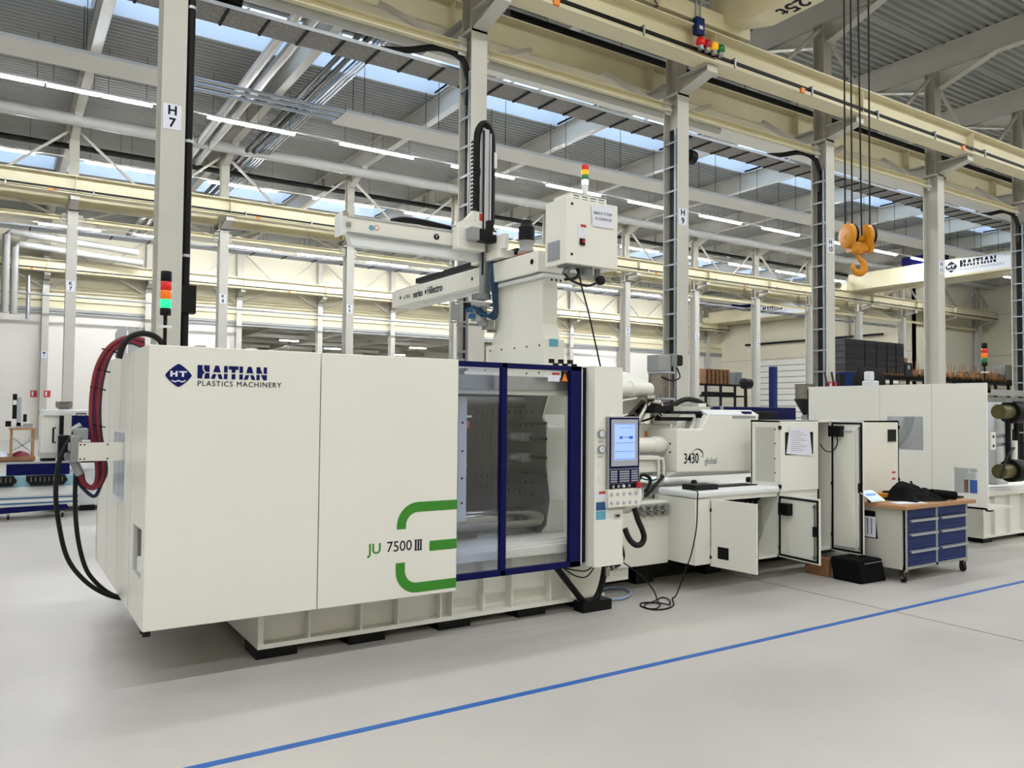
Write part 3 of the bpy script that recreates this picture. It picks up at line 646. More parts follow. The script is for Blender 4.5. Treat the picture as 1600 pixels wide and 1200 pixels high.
# hardware on top of the guard
for p in ((283, .14), (371, .1), (690, .16)):
    a = at(p[0], 538, 5.7); MB().prism([(a.x-.06, 5.6, PZ1-.1), (a.x+p[1], 5.6, PZ1-.1), (a.x+p[1], 5.6, PZ1+.03), (a.x+p[1]*.6, 5.6, PZ1+.03)], (0, .18, 0)).build('lifting_bracket', 'castgrey' if p[0] != 371 else 'white_cold', mc)
for x in (1.74, 1.86): MB().lathe((x, 6.5, PZ1-.02), [(.11, 0), (.11, .012)], 20, (0, 1, 0)).build('hose_saddle', 'white_cold', mc)
# signal tower
def tower(par, x, y, z0, on):
    s = MB().cyl((x, y, z0), (x, y, z0+.31), .013, 10).build('signal_mast', 'black', par, smooth=True)
    MB().lathe((x, y, z0+.17), [(.045, 0), (.045, .015)], 16).build('mast_plate', 'white_cold', s)
    for c, a, h in (('black', .26, .05), ('lens_green_on' if on else 'lens_green', .31, .062), ('lens_amber', .373, .062), ('lens_red', .436, .062), ('black', .499, .072)):
        MB().lathe((x, y, z0+a), [(.034, 0), (.037, .004), (.037, h-.004), (.034, h)], 16).build('lens' if c != 'black' else 'cap', c, s, smooth=True)
tower(mc, .972, 6.0, 2.142, True)
B('mast_foot', 'white_cold', mc, .9, 1.05, 5.93, 6.07, 2.05, 2.142)
# hose arch, hose bundle, valve bracket at the end panel
MB().tube([tuple(at(p, q, 6.2)) for p, q in ((186, 560), (190, 545), (196, 534), (207, 525), (222, 521), (238, 524), (250, 532), (257, 545))], .022, 10).build('corrugated_hose', 'rubber', mc, smooth=True)
hg = MB()
for s_ in (-1, 1): hg.prism([(.81+s_*.005, 6.62, 2.13), (.81+s_*.085, 6.62, 2.13), (.81+s_*.085, 6.62, 2.31), (.81+s_*.06, 6.62, 2.355), (.81+s_*.02, 6.62, 2.365), (.81+s_*.005, 6.62, 2.345)], (0, .012, 0))
hg.build('hose_guide', 'sheet_grey', mc)
main = [(226, 536), (203, 530), (184, 536), (169, 549), (157, 572), (150, 602), (147, 640), (149, 680), (155, 715), (157, 738), (153, 755), (143, 762), (131, 755), (126, 742)]
for i, (dx, dy, c) in enumerate(((-.02, -.01, 'hose_red'), (.003, -.004, 'hose_blue'), (.02, -.01, 'hose_red'), (.036, .0, 'hose_blue'))):
    pts = []
    for j, (p, q) in enumerate(main):
        v = at(p, q, 6.46+dy); f = min(1, j/4); k = max(0, (j-9)/4)
        v += V((dx*f*(1-2*k*.7), 0, dx*(1-f)*-1.0-abs(k)*dx*.4)); pts.append(v)
    if i == 3: pts = pts[:11]+[V((.6, 6.5, 1.1)), V((.5, 6.46, 1.2)), V((.475, 6.46, 1.27))]
    MB().tube(pts, .0165 if i % 2 == 0 else .013, 8).build('coolant_hose', c, mc, smooth=True)
for q in (548, 579, 607, 665):
    p = at({548: 171, 579: 160, 607: 153, 665: 152}[q], q, 6.46); MB().bar(p-V((.05, 0, -.012)), p+V((.05, 0, -.012)), .05, .008).build('hose_tie', 'black', mc)
arm = B('bracket_arm', 'white', mc, .478, PX0, 6.3, 6.315, 1.37, 1.5)
for x in (.49, .515, .66): 
    for z in (1.385, 1.485): MB().cyl((x, 6.297, z), (x, 6.3, z), .006, 8).build('bolt', 'dark', arm)
vb = MB().box(.43, .5, 6.32, 6.5, 1.36, 1.55).box(.45, .54, 6.33, 6.45, 1.52, 1.6).box(.415, .46, 6.33, 6.42, 1.44, 1.5).build('valve_manifold', 'zinc', mc, bevel=.008)
MB().box(.36, .43, 6.4, 6.5, 1.38, 1.55).build('solenoid', 'black', vb, bevel=.006)
MB().cyl((.42, 6.4, 1.4), (.475, 6.34, 1.4), .035, 14).cyl((.46, 6.4, 1.36), (.5, 6.4, 1.27), .03, 12).cyl((.44, 6.4, 1.58), (.5, 6.4, 1.62), .025, 12).build('pipe_fitting', 'zinc', vb, smooth=True)
MB().tube([(.44, 6.38, 1.54), (.4, 6.36, 1.47), (.362, 6.35, 1.35), (.35, 6.35, 1.15), (.375, 6.35, .93), (.43, 6.35, .7), (.53, 6.36, .54), (.66, 6.4, .42), (.8, 6.45, .35), (1.0, 6.5, .3)], .016, 8).build('supply_hose', 'rubber', mc, smooth=True)
MB().tube([(.475, 6.45, 1.28), (.478, 6.45, 1.05), (.5, 6.45, .82), (.55, 6.45, .61), (.62, 6.46, .49), (.73, 6.5, .38), (.85, 6.52, .33), (1.0, 6.55, .3)], .016, 8).build('supply_hose', 'rubber', mc, smooth=True)

# --- blue sliding door
dz0, dz1 = .43, 2.138
dr = MB()
for a in ((2.9, 4.204, dz1-.042, dz1), (2.9, 4.204, dz0, dz0+.048), (4.088, 4.204, dz0, dz1), (3.395, 3.447, dz0, dz1), (2.9, 2.95, dz0, dz1)): dr.box(a[0], a[1], YD, YD+.045, a[2], a[3])
dr.box(4.15, 4.2, YD+.045, YD+.12, dz0+.01, dz1-.01)
door_f = dr.build('sliding_door', 'navy', mc, bevel=.004)
B('door_glass', 'glass_blue', door_f, 2.95, 3.4, YD+.028, YD+.032, dz0+.04, dz1-.03); B('door_glass', 'glass', door_f, 3.44, 4.09, YD+.028, YD+.032, dz0+.04, dz1-.03)
for z in (.72, 1.12, 1.52): B('bolt', 'black', door_f, 4.08, 4.092, YD-.004, YD, z, z+.014)
stx = at(872, 577, YD); B('warning_sticker', 'paper', door_f, at(859, 590, YD).x, at(877, 590, YD).x, YD+.024, YD+.027, at(868, 596, YD).z, at(868, 582, YD).z)
B('warning_stripe', 'label_red', door_f, at(865, 590, YD).x, at(877, 590, YD).x, YD+.022, YD+.024, at(868, 585.5, YD).z, at(868, 582, YD).z)
c0, c1 = at(879.5, 597, YD), at(890.5, 580, YD); B('warning_sign', 'black', door_f, c0.x, c1.x, YD+.024, YD+.027, c0.z, c1.z)
MB().prism([(c0.x+.005, YD+.022, c0.z+.008), (c1.x-.005, YD+.022, c0.z+.008), ((c0.x+c1.x)/2, YD+.022, c1.z-.01)], (0, .002, 0)).build('warning_triangle', 'orange', door_f)
B('gap_strip', 'white_cold', mc, 4.206, 4.215, YD+.0, YD+.1, .45, 2.12); B('rubber_seal', 'black', mc, 4.216, 4.262, YD+.01, YD+.1, .46, 2.13)
tb = at(868, 558, 5.6)
for i in range(3):
    for j in range(2): B('top_bolt', 'black', mc, 3.96+i*.1+j*.045, 4.0+i*.1+j*.045, 5.5, 5.53, 2.165-j*.035, 2.2-j*.035)
B('door_rail', 'white', mc, 2.9, 4.3, 5.5, 5.54, 2.09, 2.13)
# drag chain from door to floor
MB().tube([(4.05, 5.53, .42), (4.15, 5.52, .3), (4.25, 5.52, .19), (4.35, 5.52, .09), (4.45, 5.52, .075), (4.52, 5.52, .14), (4.57, 5.52, .27), (4.6, 5.52, .44)], .028, 6, 4).build('drag_chain', 'black', mc)
B('chain_tray', 'black', mc, 4.3, 4.62, 5.46, 5.6, 0, .09)
for dz in (0, .05): MB().tube([(4.1, 5.5, .41), (4.25, 5.5, .37-dz), (4.38, 5.5, .36-dz), (4.5, 5.5, .44)], .006, 5).build('lead', 'dark', mc, smooth=True)

# --- inside the clamping area
fp = MB().prism([(4.2, 5.86, .72), (4.2, 5.8, .95), (4.2, 5.86, 1.25), (4.2, 5.86, 1.6), (4.2, 5.93, 1.72), (4.2, 5.8, 1.98), (4.2, 7.85, 1.98), (4.2, 7.85, .6), (4.2, 5.95, .6)], (.36, 0, 0)).build('fixed_platen', 'white', mc)
MB().prism([(4.19, 5.88, .72), (4.19, 5.83, .95), (4.19, 5.89, 1.25), (4.19, 5.89, 1.6), (4.19, 5.96, 1.7), (4.19, 5.85, 1.93), (4.19, 7.8, 1.93), (4.19, 7.8, .64), (4.19, 5.97, .64)], (.012, 0, 0)).build('mounting_face', 'platen', fp)
hm = MB()
for z in (.98, 1.08, 1.5, 1.62, 1.74):
    for y in (6.1, 6.2, 6.3, 6.4, 6.5, 6.9, 7.0, 7.1, 7.4, 7.5): hm.cyl((4.187, y, z), (4.191, y, z), .019, 8)
for y in (6.62, 6.8): hm.box(4.186, 4.191, y, y+.022, .9, 1.85)
hm.build('bolt_holes', 'dark', fp, kind='stuff')
for z in (1.28, 1.47): MB().box(4.07, 4.18, 6.08, 6.3, z, z+.075).box(3.98, 4.18, 6.14, 6.2, z+.02, z+.06).build('mold_clamp', 'zinc', mc, bevel=.006)
for z in (1.17, 1.33, 1.5, 1.64): MB().cyl((4.16, 5.84, z), (4.15, 6.2, z), .016, 8).build('ejector_hose', 'black', mc, smooth=True)
for y, z in ((5.98, .79), (7.68, .79), (6.25, 1.83), (7.68, 1.83)): MB().cyl((1.1, y, z), (4.195, y, z), .098 if z < 1 else .05, 28).build('tie_bar', 'chrome' if z < 1 else 'platen', mc, smooth=True)
mp_ = MB().box(2.6, 2.98, 5.86, 7.85, .62, 1.95).build('moving_platen', 'white_cold', mc, bevel=.03)
ml = MB().box(2.98, 3.3, 6.35, 7.4, .9, 1.7).build('mold_half', 'platen', mc, bevel=.01)
MB().box(3.3, 3.42, 6.4, 7.35, 1.0, 1.62).build('mold_plate', 'platen', mc, bevel=.008)
sp = B('side_plate', 'white_cold', mc, 3.13, 3.21, 5.62, 5.68, .85, 1.86)
for z in (1.0, 1.2, 1.42, 1.65): MB().cyl((3.17, 5.617, z), (3.17, 5.62, z), .01, 8).build('bolt', 'dark', sp)
for i, (c, z) in enumerate((('hose_red', 1.3), ('hose_red', 1.24), ('hose_blue', 1.36), ('hose_red', 1.18))):
    MB().tube([(3.1, 6.0, z-.2), (3.12, 5.8, z), (3.22, 5.76, z+.07), (3.36, 5.9, z+.03), (3.4, 6.3, z)], .014, 7).build('water_hose', c, mc, smooth=True)
for i in range(4): MB().tube([(3.12+.02*i, 5.75, 1.9), (3.15+.03*i, 5.75, 1.5), (3.1+.05*i, 5.78, 1.2), (3.2, 6.1, .95)], .008, 6).build('sensor_lead', 'black', mc, smooth=True)
B('valve', 'red', mc, 3.27, 3.35, 5.82, 5.88, 1.6, 1.66); MB().tube([(3.18, 5.8, 1.85), (3.19, 5.8, 1.72), (3.3, 5.8, 1.7), (3.38, 5.85, 1.7)], .01, 6).build('clear_tube', 'white_cold', mc, smooth=True)
B('upper_rail', 'alu', mc, 2.98, 4.2, 5.5, 5.56, 1.93, 2.04); B('upper_rail', 'white', mc, 2.98, 4.2, 5.53, 5.6, 1.885, 1.935)
MB().box(2.98, 4.28, 5.56, 5.72, .6, .63).box(2.98, 4.24, 5.5, 5.56, .535, .615).build('sill_rail', 'white', mc, bevel=.008)
ch = [at(733, 868, 5.8), at(752, 824, 6.05), at(832, 840, 6.05), at(812, 870, 5.8)]
MB().prism(ch, (0, .03, -.03)).build('parts_chute', 'white_cold', mc); MB().prism([at(752, 822, 6.04), at(770, 812, 6.12), at(845, 832, 6.12), at(832, 841, 6.04)], (0, .02, -.02)).build('chute_plate', 'white', mc); B('floor_pan', 'castgrey', mc, 2.98, 4.2, 5.7, 8.0, .6, .625)
B('rear_door', 'steelshade', mc, 3.0, 4.2, 7.98, 8.02, .62, 1.95)

# --- control column, gauges, operator panel
ccx0 = 4.285
cc = MB().prism([(ccx0, YC, .43), (4.606, YC, .43), (4.604, YC, .9), (4.43, YC, .9), (4.425, YC, 1.726), (4.599, YC, 1.726), (4.597, YC, 2.14), (ccx0, YC, 2.14)], (0, .4, 0))
cc.prism([(ccx0, YC, .43), (ccx0, YC+.4, .43), (ccx0-.02, YC+.4, .43), (ccx0-.02, YC+.06, .43)], (0, 0, 1.71))
col = cc.build('control_column', 'white', mc)
B('skirt', 'white', col, ccx0-.004, 4.61, YC-.004, YC+.3, .425, .49)
for z in (1.56, 1.428):
    MB().lathe((4.351, YC, z), [(.0, 0), (.031, 0), (.036, .01), (.036, .02)], 20, (0, -1, 0)).build('gauge', 'zinc', col, smooth=True); MB().cyl((4.351, YC-.021, z), (4.351, YC-.0215, z), .026, 18).build('gauge_face', 'paper', col); MB().bar((4.345, YC-.022, z-.008), (4.36, YC-.022, z+.012), .004, .003).build('needle', 'black', col)
    B('name_plate', 'keygrey', col, 4.325, 4.378, YC-.003, YC, z-.072, z-.06)
for z in (1.301, 1.17): MB().lathe((4.354, YC, z), [(.026, 0), (.03, .002), (.03, .004)], 20, (0, -1, 0)).build('blank_cap', 'white', col)
B('warning_sticker', 'paper', col, 4.29, 4.42, YC-.002, YC, 1.0, 1.066); B('warning_stripe', 'label_red', col, 4.335, 4.42, YC-.003, YC, 1.045, 1.066)
B('info_sticker', 'label_blue', col, 4.305, 4.41, YC-.002, YC, .905, .976); B('info_sticker', 'label_sky', col, 4.305, 4.41, YC-.002, YC, .825, .9)
B('counter', 'keygrey', col, 4.51, 4.57, YC-.01, YC, .83, .865); B('counter_window', 'dark', col, 4.52, 4.56, YC-.011, YC-.01, .84, .856)
Yh = 5.262; hx0, hx1 = 4.41, 4.762; HD = .055
hm_ = B('operator_panel', 'castgrey', mc, hx0-.004, hx1+.004, Yh, Yh+.038, 1.085, 1.71, bevel=.008)
B('bezel', 'navy', hm_, hx0+.008, hx1-.008, Yh-.004, Yh, 1.26, 1.7); B('screen_surround', 'keygrey', hm_, hx0+.025, hx1-.025, Yh-.007, Yh-.004, 1.28, 1.685)
scn = B('screen', 'screen', hm_, 4.413+HD, 4.648+HD, Yh-.009, Yh-.007, 1.332, 1.65)
ui = MB()
for z in (1.642, 1.48, 1.405, 1.34): ui.box(4.418+HD, 4.643+HD, Yh-.0095, Yh-.009, z, z+.004)
for z in (1.612, 1.53, 1.525): ui.box(4.48+HD, 4.625+HD, Yh-.0095, Yh-.009, z, z+.003)
ui.box(4.47+HD, 4.5+HD, Yh-.0095, Yh-.009, 1.515, 1.54).box(4.58+HD, 4.62+HD, Yh-.0095, Yh-.009, 1.515, 1.54)
ui.build('screen_graphics', 'screen_dark', hm_, kind='stuff')
B('key_field', 'navy', hm_, hx0+.01, hx1-.01, Yh-.004, Yh, 1.135, 1.25); B('key_field', 'darkink', hm_, hx0+.01, hx1-.01, Yh-.004, Yh, 1.09, 1.13)
ky = MB()
for gx, n in ((4.375, 4), (4.475, 6), (4.61, 4)):
    for i in range(n):
        for j in range(5): ky.box(gx+HD+i*.019, gx+HD+i*.019+.014, Yh-.009, Yh-.004, 1.143+j*.021, 1.157+j*.021)
ky.build('keys', 'keygrey', hm_, kind='stuff')
for i in range(4): MB().cyl((4.395+HD+i*.06, Yh-.02, 1.108), (4.395+HD+i*.06, Yh, 1.108), .013, 12).build('switch', ('alu', 'alu', 'paper', 'alu')[i], hm_)
MB().lathe((4.675+HD, Yh, 1.112), [(.014, 0), (.016, .02), (.03, .025), (.028, .042), (.01, .046)], 18, (0, -1, 0)).build('emergency_stop', 'red', hm_, smooth=True)
bb = B('button_block', 'white', mc, 4.347+HD, 4.712+HD, Yh-.01, Yh+.07, .925, 1.085, bevel=.01)
for i in range(5):
    for z in (.965, 1.04): MB().lathe((4.38+HD+i*.07, Yh-.01, z), [(.016, 0), (.014, .006), (.004, .008)], 12, (0, -1, 0)).build('button', 'keygrey', bb, smooth=True)
MB().lathe((4.74, Yh+.16, 1.0), [(.12, -.09), (.16, -.02), (.15, .05), (.06, .1)], 20, (1, .2, 0)).build('swivel_hood', 'white', mc, smooth=True)
MB().tube([(4.74, 5.3, .9), (4.78, 5.3, .8), (4.83, 5.3, .71), (4.855, 5.3, .64), (4.83, 5.3, .585), (4.76, 5.3, .575), (4.7, 5.32, .63), (4.68, 5.36, .72)], .026, 10).build('corrugated_hose', 'rubber', mc, smooth=True)
MB().tube([(4.66, 5.5, .8), (4.68, 5.45, .6), (4.72, 5.45, .48), (4.7, 5.45, .42), (4.62, 5.45, .38)], .035, 10).build('drain_hose', 'rubber', mc, smooth=True)
MB().cyl((4.6, 5.45, .37), (4.66, 5.45, .38), .03, 12).cyl((4.56, 5.45, .3), (4.56, 5.45, .38), .022, 12).cyl((4.56, 5.45, .36), (4.7, 5.45, .38), .015, 10).build('drain_valve', 'chrome', mc, smooth=True)

# --- injection side
B('under_shade_block', 'black', mc, 4.85, 9.0, 6.25, 7.6, 0, .24)  # black block added so no light shows through below the injection bed
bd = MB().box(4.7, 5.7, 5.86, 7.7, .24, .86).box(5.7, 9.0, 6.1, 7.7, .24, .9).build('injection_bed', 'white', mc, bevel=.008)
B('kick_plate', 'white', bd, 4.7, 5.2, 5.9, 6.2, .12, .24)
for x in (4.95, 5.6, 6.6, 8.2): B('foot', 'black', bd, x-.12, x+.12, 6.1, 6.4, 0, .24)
mf = MB().box(5.25, 5.68, 5.845, 5.86, .72, .84).build('manifold', 'alu', mc)
for i in range(4):
    x = 5.31+i*.095; MB().cyl((x, 5.84, .76), (x, 5.79, .75), .028, 12).build('flow_knob', 'chrome', mf, smooth=True); MB().cyl((x, 5.84, .81), (x, 5.8, .82), .02, 10).build('flow_tube', 'chrome', mf, smooth=True)
MB().box(4.72, 5.9, 6.15, 7.5, .9, .98).build('carriage_rail', 'castgrey', mc); MB().box(4.95, 5.5, 6.0, 6.3, .88, .98).build('linear_guide', 'castgrey', mc, bevel=.01)
bg_ = MB().box(4.62, 6.3, 6.45, 7.25, 1.38, 1.63).build('barrel_guard', 'white', mc, bevel=.02)
a = at(1012, 681, 6.45); MB().prism([(a.x-.05, 6.447, a.z-.01), (a.x+.07, 6.447, a.z-.01), (a.x-.04, 6.447, a.z+.06)], (0, .002, 0)).build('warning_triangle', 'orange', bg_)
cz = at(1015, 695, 6.2).z
MB().cyl((4.6, 6.2, cz), (5.78, 6.2, cz), .078, 24).build('hydraulic_cylinder', 'white', mc, smooth=True); MB().lathe((5.78, 6.2, cz), [(.078, 0), (.086, .005), (.09, .05), (.085, .14), (.05, .19)], 24, (1, 0, 0)).build('cylinder_head', 'white', mc, smooth=True)
B('cylinder_mount', 'white', mc, 5.97, 6.1, 6.14, 6.5, cz-.1, cz+.11, bevel=.01); B('slide_beam', 'white', mc, 4.6, 5.85, 6.15, 6.3, cz-.28, cz-.17)
for dx in (0, .07): MB().tube([(4.7+dx, 6.12, cz-.12), (5.7+dx*.5, 6.12, cz-.12-dx*.3), (5.8+dx, 6.12, cz-.17), (5.8+dx, 6.12, cz-.4)], .016, 8).build('oil_pipe', 'white', mc, smooth=True)
MB().tube([(5.85, 6.1, 1.08), (5.72, 6.05, 1.02), (5.55, 6.05, .9), (5.5, 6.1, 1.0), (5.6, 6.15, 1.1), (5.72, 6.15, 1.05), (5.62, 6.15, .93), (5.4, 6.2, 1.08)], .018, 7).build('lubrication_hose', 'rubber', mc, smooth=True)
MB().tube([(5.2, 6.2, 1.2), (5.5, 6.2, 1.1), (5.75, 6.15, 1.04), (5.95, 6.2, 1.1)], .009, 6).build('air_hose', 'hose_teal', mc, smooth=True)
# hydraulic accumulator and upper cylinder above the barrel
ac = at(990, 610, 6.55)
MB().lathe((5.1, 6.75, 1.96), [(.2, 0), (.24, .2), (.24, .75), (.22, .9), (.16, 1.05), (.08, 1.12)], 26, (1, 0, 0)).build('nozzle_cover', 'white', mc, smooth=True)
MB().lathe((5.0, 6.45, at(990, 608, 6.45).z), [(.075, 0), (.075, .68), (.088, .69), (.088, .9), (.075, .98), (.03, 1.0)], 24, (1, 0, 0)).build('hydraulic_cylinder', 'white', mc, smooth=True)
MB().tube([(5.45, 6.4, 1.72), (5.5, 6.4, 1.85), (5.75, 6.4, 1.9)], .012, 6).build('oil_pipe', 'white', mc, smooth=True)
MB().bar((5.72, 6.45, 1.7), (5.92, 6.45, 1.86), .07, .07).cyl((5.9, 6.4, 1.84), (6.1, 6.4, 1.8), .05, 12).cyl((5.97, 6.4, 1.92), (6.05, 6.4, 1.74), .045, 12).build('pipe_manifold', 'chrome', mc, smooth=True)
MB().bar((5.55, 6.4, 1.66), (5.7, 6.4, 1.7), .08, .06).build('cable_gland', 'black', mc)
MB().tube([(5.75, 6.38, 1.64), (5.95, 6.35, 1.7), (6.1, 6.38, 1.82), (6.2, 6.4, 1.86)], .012, 6).build('signal_cable', 'black', mc, smooth=True)
# cover with the size number
Yi = 6.0; pp = [(1057.7, 738), (1175, 736), (1186, 648), (1107, 648), (1096.7, 670), (1057.7, 670)]
pw = [at(p, q, Yi) for p, q in pp]
ic = MB().prism(pw, (0, 1.6, 0)).build('injection_cover', 'white', mc, bevel=.012)
z0, z1 = pw[3].z, at(1107, 640, Yi+.12).z
MB().prism([(pw[3].x, Yi, z0), (pw[3].x, Yi+.12, z1), (pw[3].x, Yi+1.4, z1), (pw[3].x, Yi+1.6, z0)], (pw[2].x-pw[3].x, 0, 0)).build('cover_lid', 'white_cold', ic)
MB().prism([(pw[0].x-.05, Yi+.1, pw[0].z-.06), (pw[0].x, Yi, pw[0].z), (pw[0].x, Yi+1.4, pw[0].z), (pw[0].x-.05, Yi+1.4, pw[0].z-.06)], (1.4, 0, 0)).build('cover_sill', 'white', ic)
q = at(1150, 651, Yi); B('vent_slot', 'castgrey', ic, q.x-.06, q.x+.32, Yi-.003, Yi, q.z-.02, q.z+.01)
q = at(1174, 643, Yi); B('brand_badge', 'navy', ic, q.x-.1, q.x+.03, Yi+.02, Yi+.06, z0+.012, z0+.04)
a = at(1080, 717, Yi); text('3430', .155, (a.x, Yi-.002, a.z), ux, uz, 'darkink', ic, sx=.72, bold=.001); a = at(1097.5, 711, Yi); text('3', .085, (a.x, Yi-.002, a.z), ux, uz, 'printgrey', ic)
a = at(1110.5, 720.5, Yi); text('global', .1, (a.x, Yi-.002, a.z), ux, uz, 'printgrey', ic, sx=.8)
a = at(1090, 712, Yi); dots = []
for i in range(10):
    an = math.radians(140-i*11); r = .0035+.0006*i; cx, cz_ = a.x-.005+.1*math.cos(an), a.z-.03+.1*math.sin(an)
    dots.append([(cx-r, cz_-r), (cx+r, cz_-r), (cx+r, cz_+r), (cx-r, cz_+r)])
flat(dots, (0, Yi-.0005, 0), ux, uz, .0015, 'dot_arc', 'darkink', ic)
for z in (1.33, 1.42): MB().cyl((pw[0].x-.003, Yi+.1, z), (pw[0].x, Yi+.1, z), .012, 8).build('bolt', 'dark', ic)
for x in (6.15, 7.0): MB().lathe((x, 5.95, .985), [(.03, 0), (.035, .02), (.03, .05), (.012, .06)], 12).build('stop_buffer', 'rubber', mc, smooth=True)
B('drive_plate', 'steelshade', mc, 6.0, 6.9, 6.42, 6.46, 1.62, 1.82)
for i, (p, q, r_) in enumerate((((5.66, 6.3, 1.62), (5.84, 6.3, 1.86), .03), ((5.84, 6.3, 1.86), (5.98, 6.3, 1.84), .045), ((5.86, 6.28, 1.78), (5.96, 6.28, 1.7), .04), ((5.98, 6.3, 1.82), (6.08, 6.3, 1.76), .035), ((5.76, 6.27, 1.9), (5.86, 6.27, 1.9), .035))): MB().cyl(p, q, r_, 14).build('pipe_elbow', 'chrome', mc, smooth=True)
B('drive_beam', 'black', mc, 5.9, 6.5, 6.2, 6.28, 1.66, 1.7)
B('swivel_bracket', 'black', mc, 5.78, 6.05, 6.15, 6.4, 1.74, 1.82); B('swivel_arm', 'black', mc, 5.95, 6.62, 6.1, 6.16, 1.735, 1.765)
MB().prism([(6.38, 6.08, 1.74), (6.48, 6.08, 1.74), (6.46, 6.08, 1.58), (6.43, 6.08, 1.58)], (0, .08, 0)).build('swivel_latch', 'black', mc)
MB().tube([(6.55, 6.8, 1.74), (6.68, 6.8, 1.83), (6.85, 6.8, 1.9), (7.0, 6.8, 1.905), (7.15, 6.8, 1.87), (7.32, 6.8, 1.78)], .032, 10).build('corrugated_hose', 'rubber', mc, smooth=True)
MB().tube([(6.55, 6.7, 1.74), (6.7, 6.7, 1.79), (6.9, 6.7, 1.79), (7.1, 6.7, 1.77)], .032, 10).build('corrugated_hose', 'rubber', mc, smooth=True)
MB().box(6.9, 7.02, 6.6, 6.9, 1.76, 1.86).build('hose_bracket', 'white', mc)

# material hopper with loader on top
hp = thing('material_hopper', 'clear plastic material hopper with a grey loader head above the injection unit', 'hopper', (6.5, 6.84, 1.78))
hcx, hcy = 6.53, 6.84
MB().lathe((hcx, hcy, 1.9), [(.148, 0), (.15, .01), (.15, .3), (.148, .31)], 28).build('cylinder', 'hopperglass', hp, smooth=True)
MB().lathe((hcx, hcy, 1.76), [(.07, 0), (.135, .14)], 28).build('cone', 'hopperglass', hp, smooth=True)
for z in (1.895, 2.2): MB().lathe((hcx, hcy, z), [(.15, 0), (.158, .004), (.158, .02), (.15, .024)], 28).build('ring', 'keygrey', hp, smooth=True)
for i in range(3):
    an = i*2.1+.4; MB().cyl((hcx+.145*math.cos(an), hcy+.145*math.sin(an), 1.9), (hcx+.145*math.cos(an), hcy+.145*math.sin(an), 2.2), .008, 6).build('tie_rod', 'alu', hp)
MB().lathe((hcx, hcy, 1.74), [(.1, 0), (.1, .03)], 20).build('flange', 'zinc', hp)
B('loader_head', 'castgrey', hp, hcx-.14, hcx+.06, hcy-.1, hcy+.1, 2.225, 2.42, bevel=.01); B('motor_box', 'crate_grey', hp, hcx+.06, hcx+.14, hcy-.12, hcy+.05, 2.29, 2.44, bevel=.01); B('motor', 'dark', hp, hcx+.14, hcx+.26, hcy-.1, hcy+.04, 2.3, 2.43, bevel=.02)
MB().tube([(hcx+.2, hcy-.05, 2.28), (hcx+.15, hcy-.15, 2.16), (hcx, hcy-.16, 2.12), (hcx-.13, hcy-.14, 2.16)], .009, 6).build('cable', 'black', hp, smooth=True)

# ------------------------------------------------------------------ cabinets
YE = 5.49; zb = .245
lc = thing('low_cabinet', 'low white control cabinet with its two doors standing open', 'cabinet', (6.3, 5.67, zb))
lx0, lx1 = 5.69, 6.925
sh = MB().box(lx0, lx0+.02, YE, 6.08, zb, .91).box(lx0+.02, 5.9, YE, YE+.02, zb, .91).box(5.88, 5.9, YE+.02, 6.08, zb, .91).box(lx0, lx1, YE, 6.08, zb, zb+.025)
sh.box(lx0, lx1, 6.06, 6.08, zb, .91).box(5.9, lx1, YE, YE+.03, .88, .915).box(lx1-.02, lx1, YE, 6.08, zb, .91).build('body', 'white', lc)
B('countertop', 'white_cold', lc, lx0-.012, lx1, YE-.02, 6.0, .915, .985, bevel=.022)
d1 = MB().bar((5.905, YE-.01, (zb+.905)/2), (5.957, 4.962, (zb+.905)/2), .02, .655).build('door', 'panel', lc, bevel=.004)
def on(p, q, f, z, off): v = V(p)+(V(q)-V(p))*f; n = V((-(V(q)-V(p)).y, (V(q)-V(p)).x, 0)).normalized(); return V((v.x, v.y, z))+n*off
def slab(p, q, f0, f1, z0, z1, o0, o1, name, m, par):
    a = [on(p, q, f0, z0, o0), on(p, q, f1, z0, o0), on(p, q, f1, z1, o0), on(p, q, f0, z1, o0)]; return MB().prism(a, on(p, q, f0, z0, o1)-a[0]).build(name, m, par)
P1, Q1 = (5.905, YE-.01, 0), (5.957, 4.962, 0)
sgn = -1
slab(P1, Q1, .16, .4, .335, .45, .0, -.014, 'vent_grille', 'black', d1)
for z in (.32, .78): B('hinge', 'black', d1, 5.89, 5.905, YE-.02, YE, z, z+.03)
slab(P1, Q1, .97, 1.0, zb+.03, .89, .0125, .018, 'door_seal', 'seal', d1)
P2, Q2 = (6.922, YE-.01, 0), (6.862, 4.943, 0)
d2 = MB().bar((6.922, YE-.01, (zb+.905)/2), (6.862, 4.943, (zb+.905)/2), .02, .655).build('door', 'panel', lc, bevel=.004)
def inside(P, Q, par, z0, z1, fan, seal=.03, rods=True):
    L_ = (V(Q)-V(P)).length; k = seal/L_; o = -.0105; o2 = -.018
    for f0, f1, a, b in ((.03, 1-.02, z1-seal-.01, z1-seal+.01), (.03, .98, z0+seal-.01, z0+seal+.01), (.02, .02+.02/L_, z0+seal, z1-seal), (.98-.02/L_, .98, z0+seal, z1-seal)): slab(P, Q, f0, f1, a, b, o, o2, 'door_seal', 'seal', par)
    if fan: slab(P, Q, *fan, o, -.085, 'fan_filter', 'black', par)
    if rods:
        slab(P, Q, .9, .915, z0+.05, z1-.06, o, -.03, 'lock_rod', 'zinc', par); slab(P, Q, .885, .93, (z0+z1)/2-.05, (z0+z1)/2+.05, o, -.04, 'lock_case', 'dark', par)
        for z in (z0+.06, z1-.1): slab(P, Q, .88, .925, z, z+.03, o, -.035, 'rod_guide', 'zinc', par)
inside(P2, Q2, d2, zb, .905, (.12, .36, .7, .82))
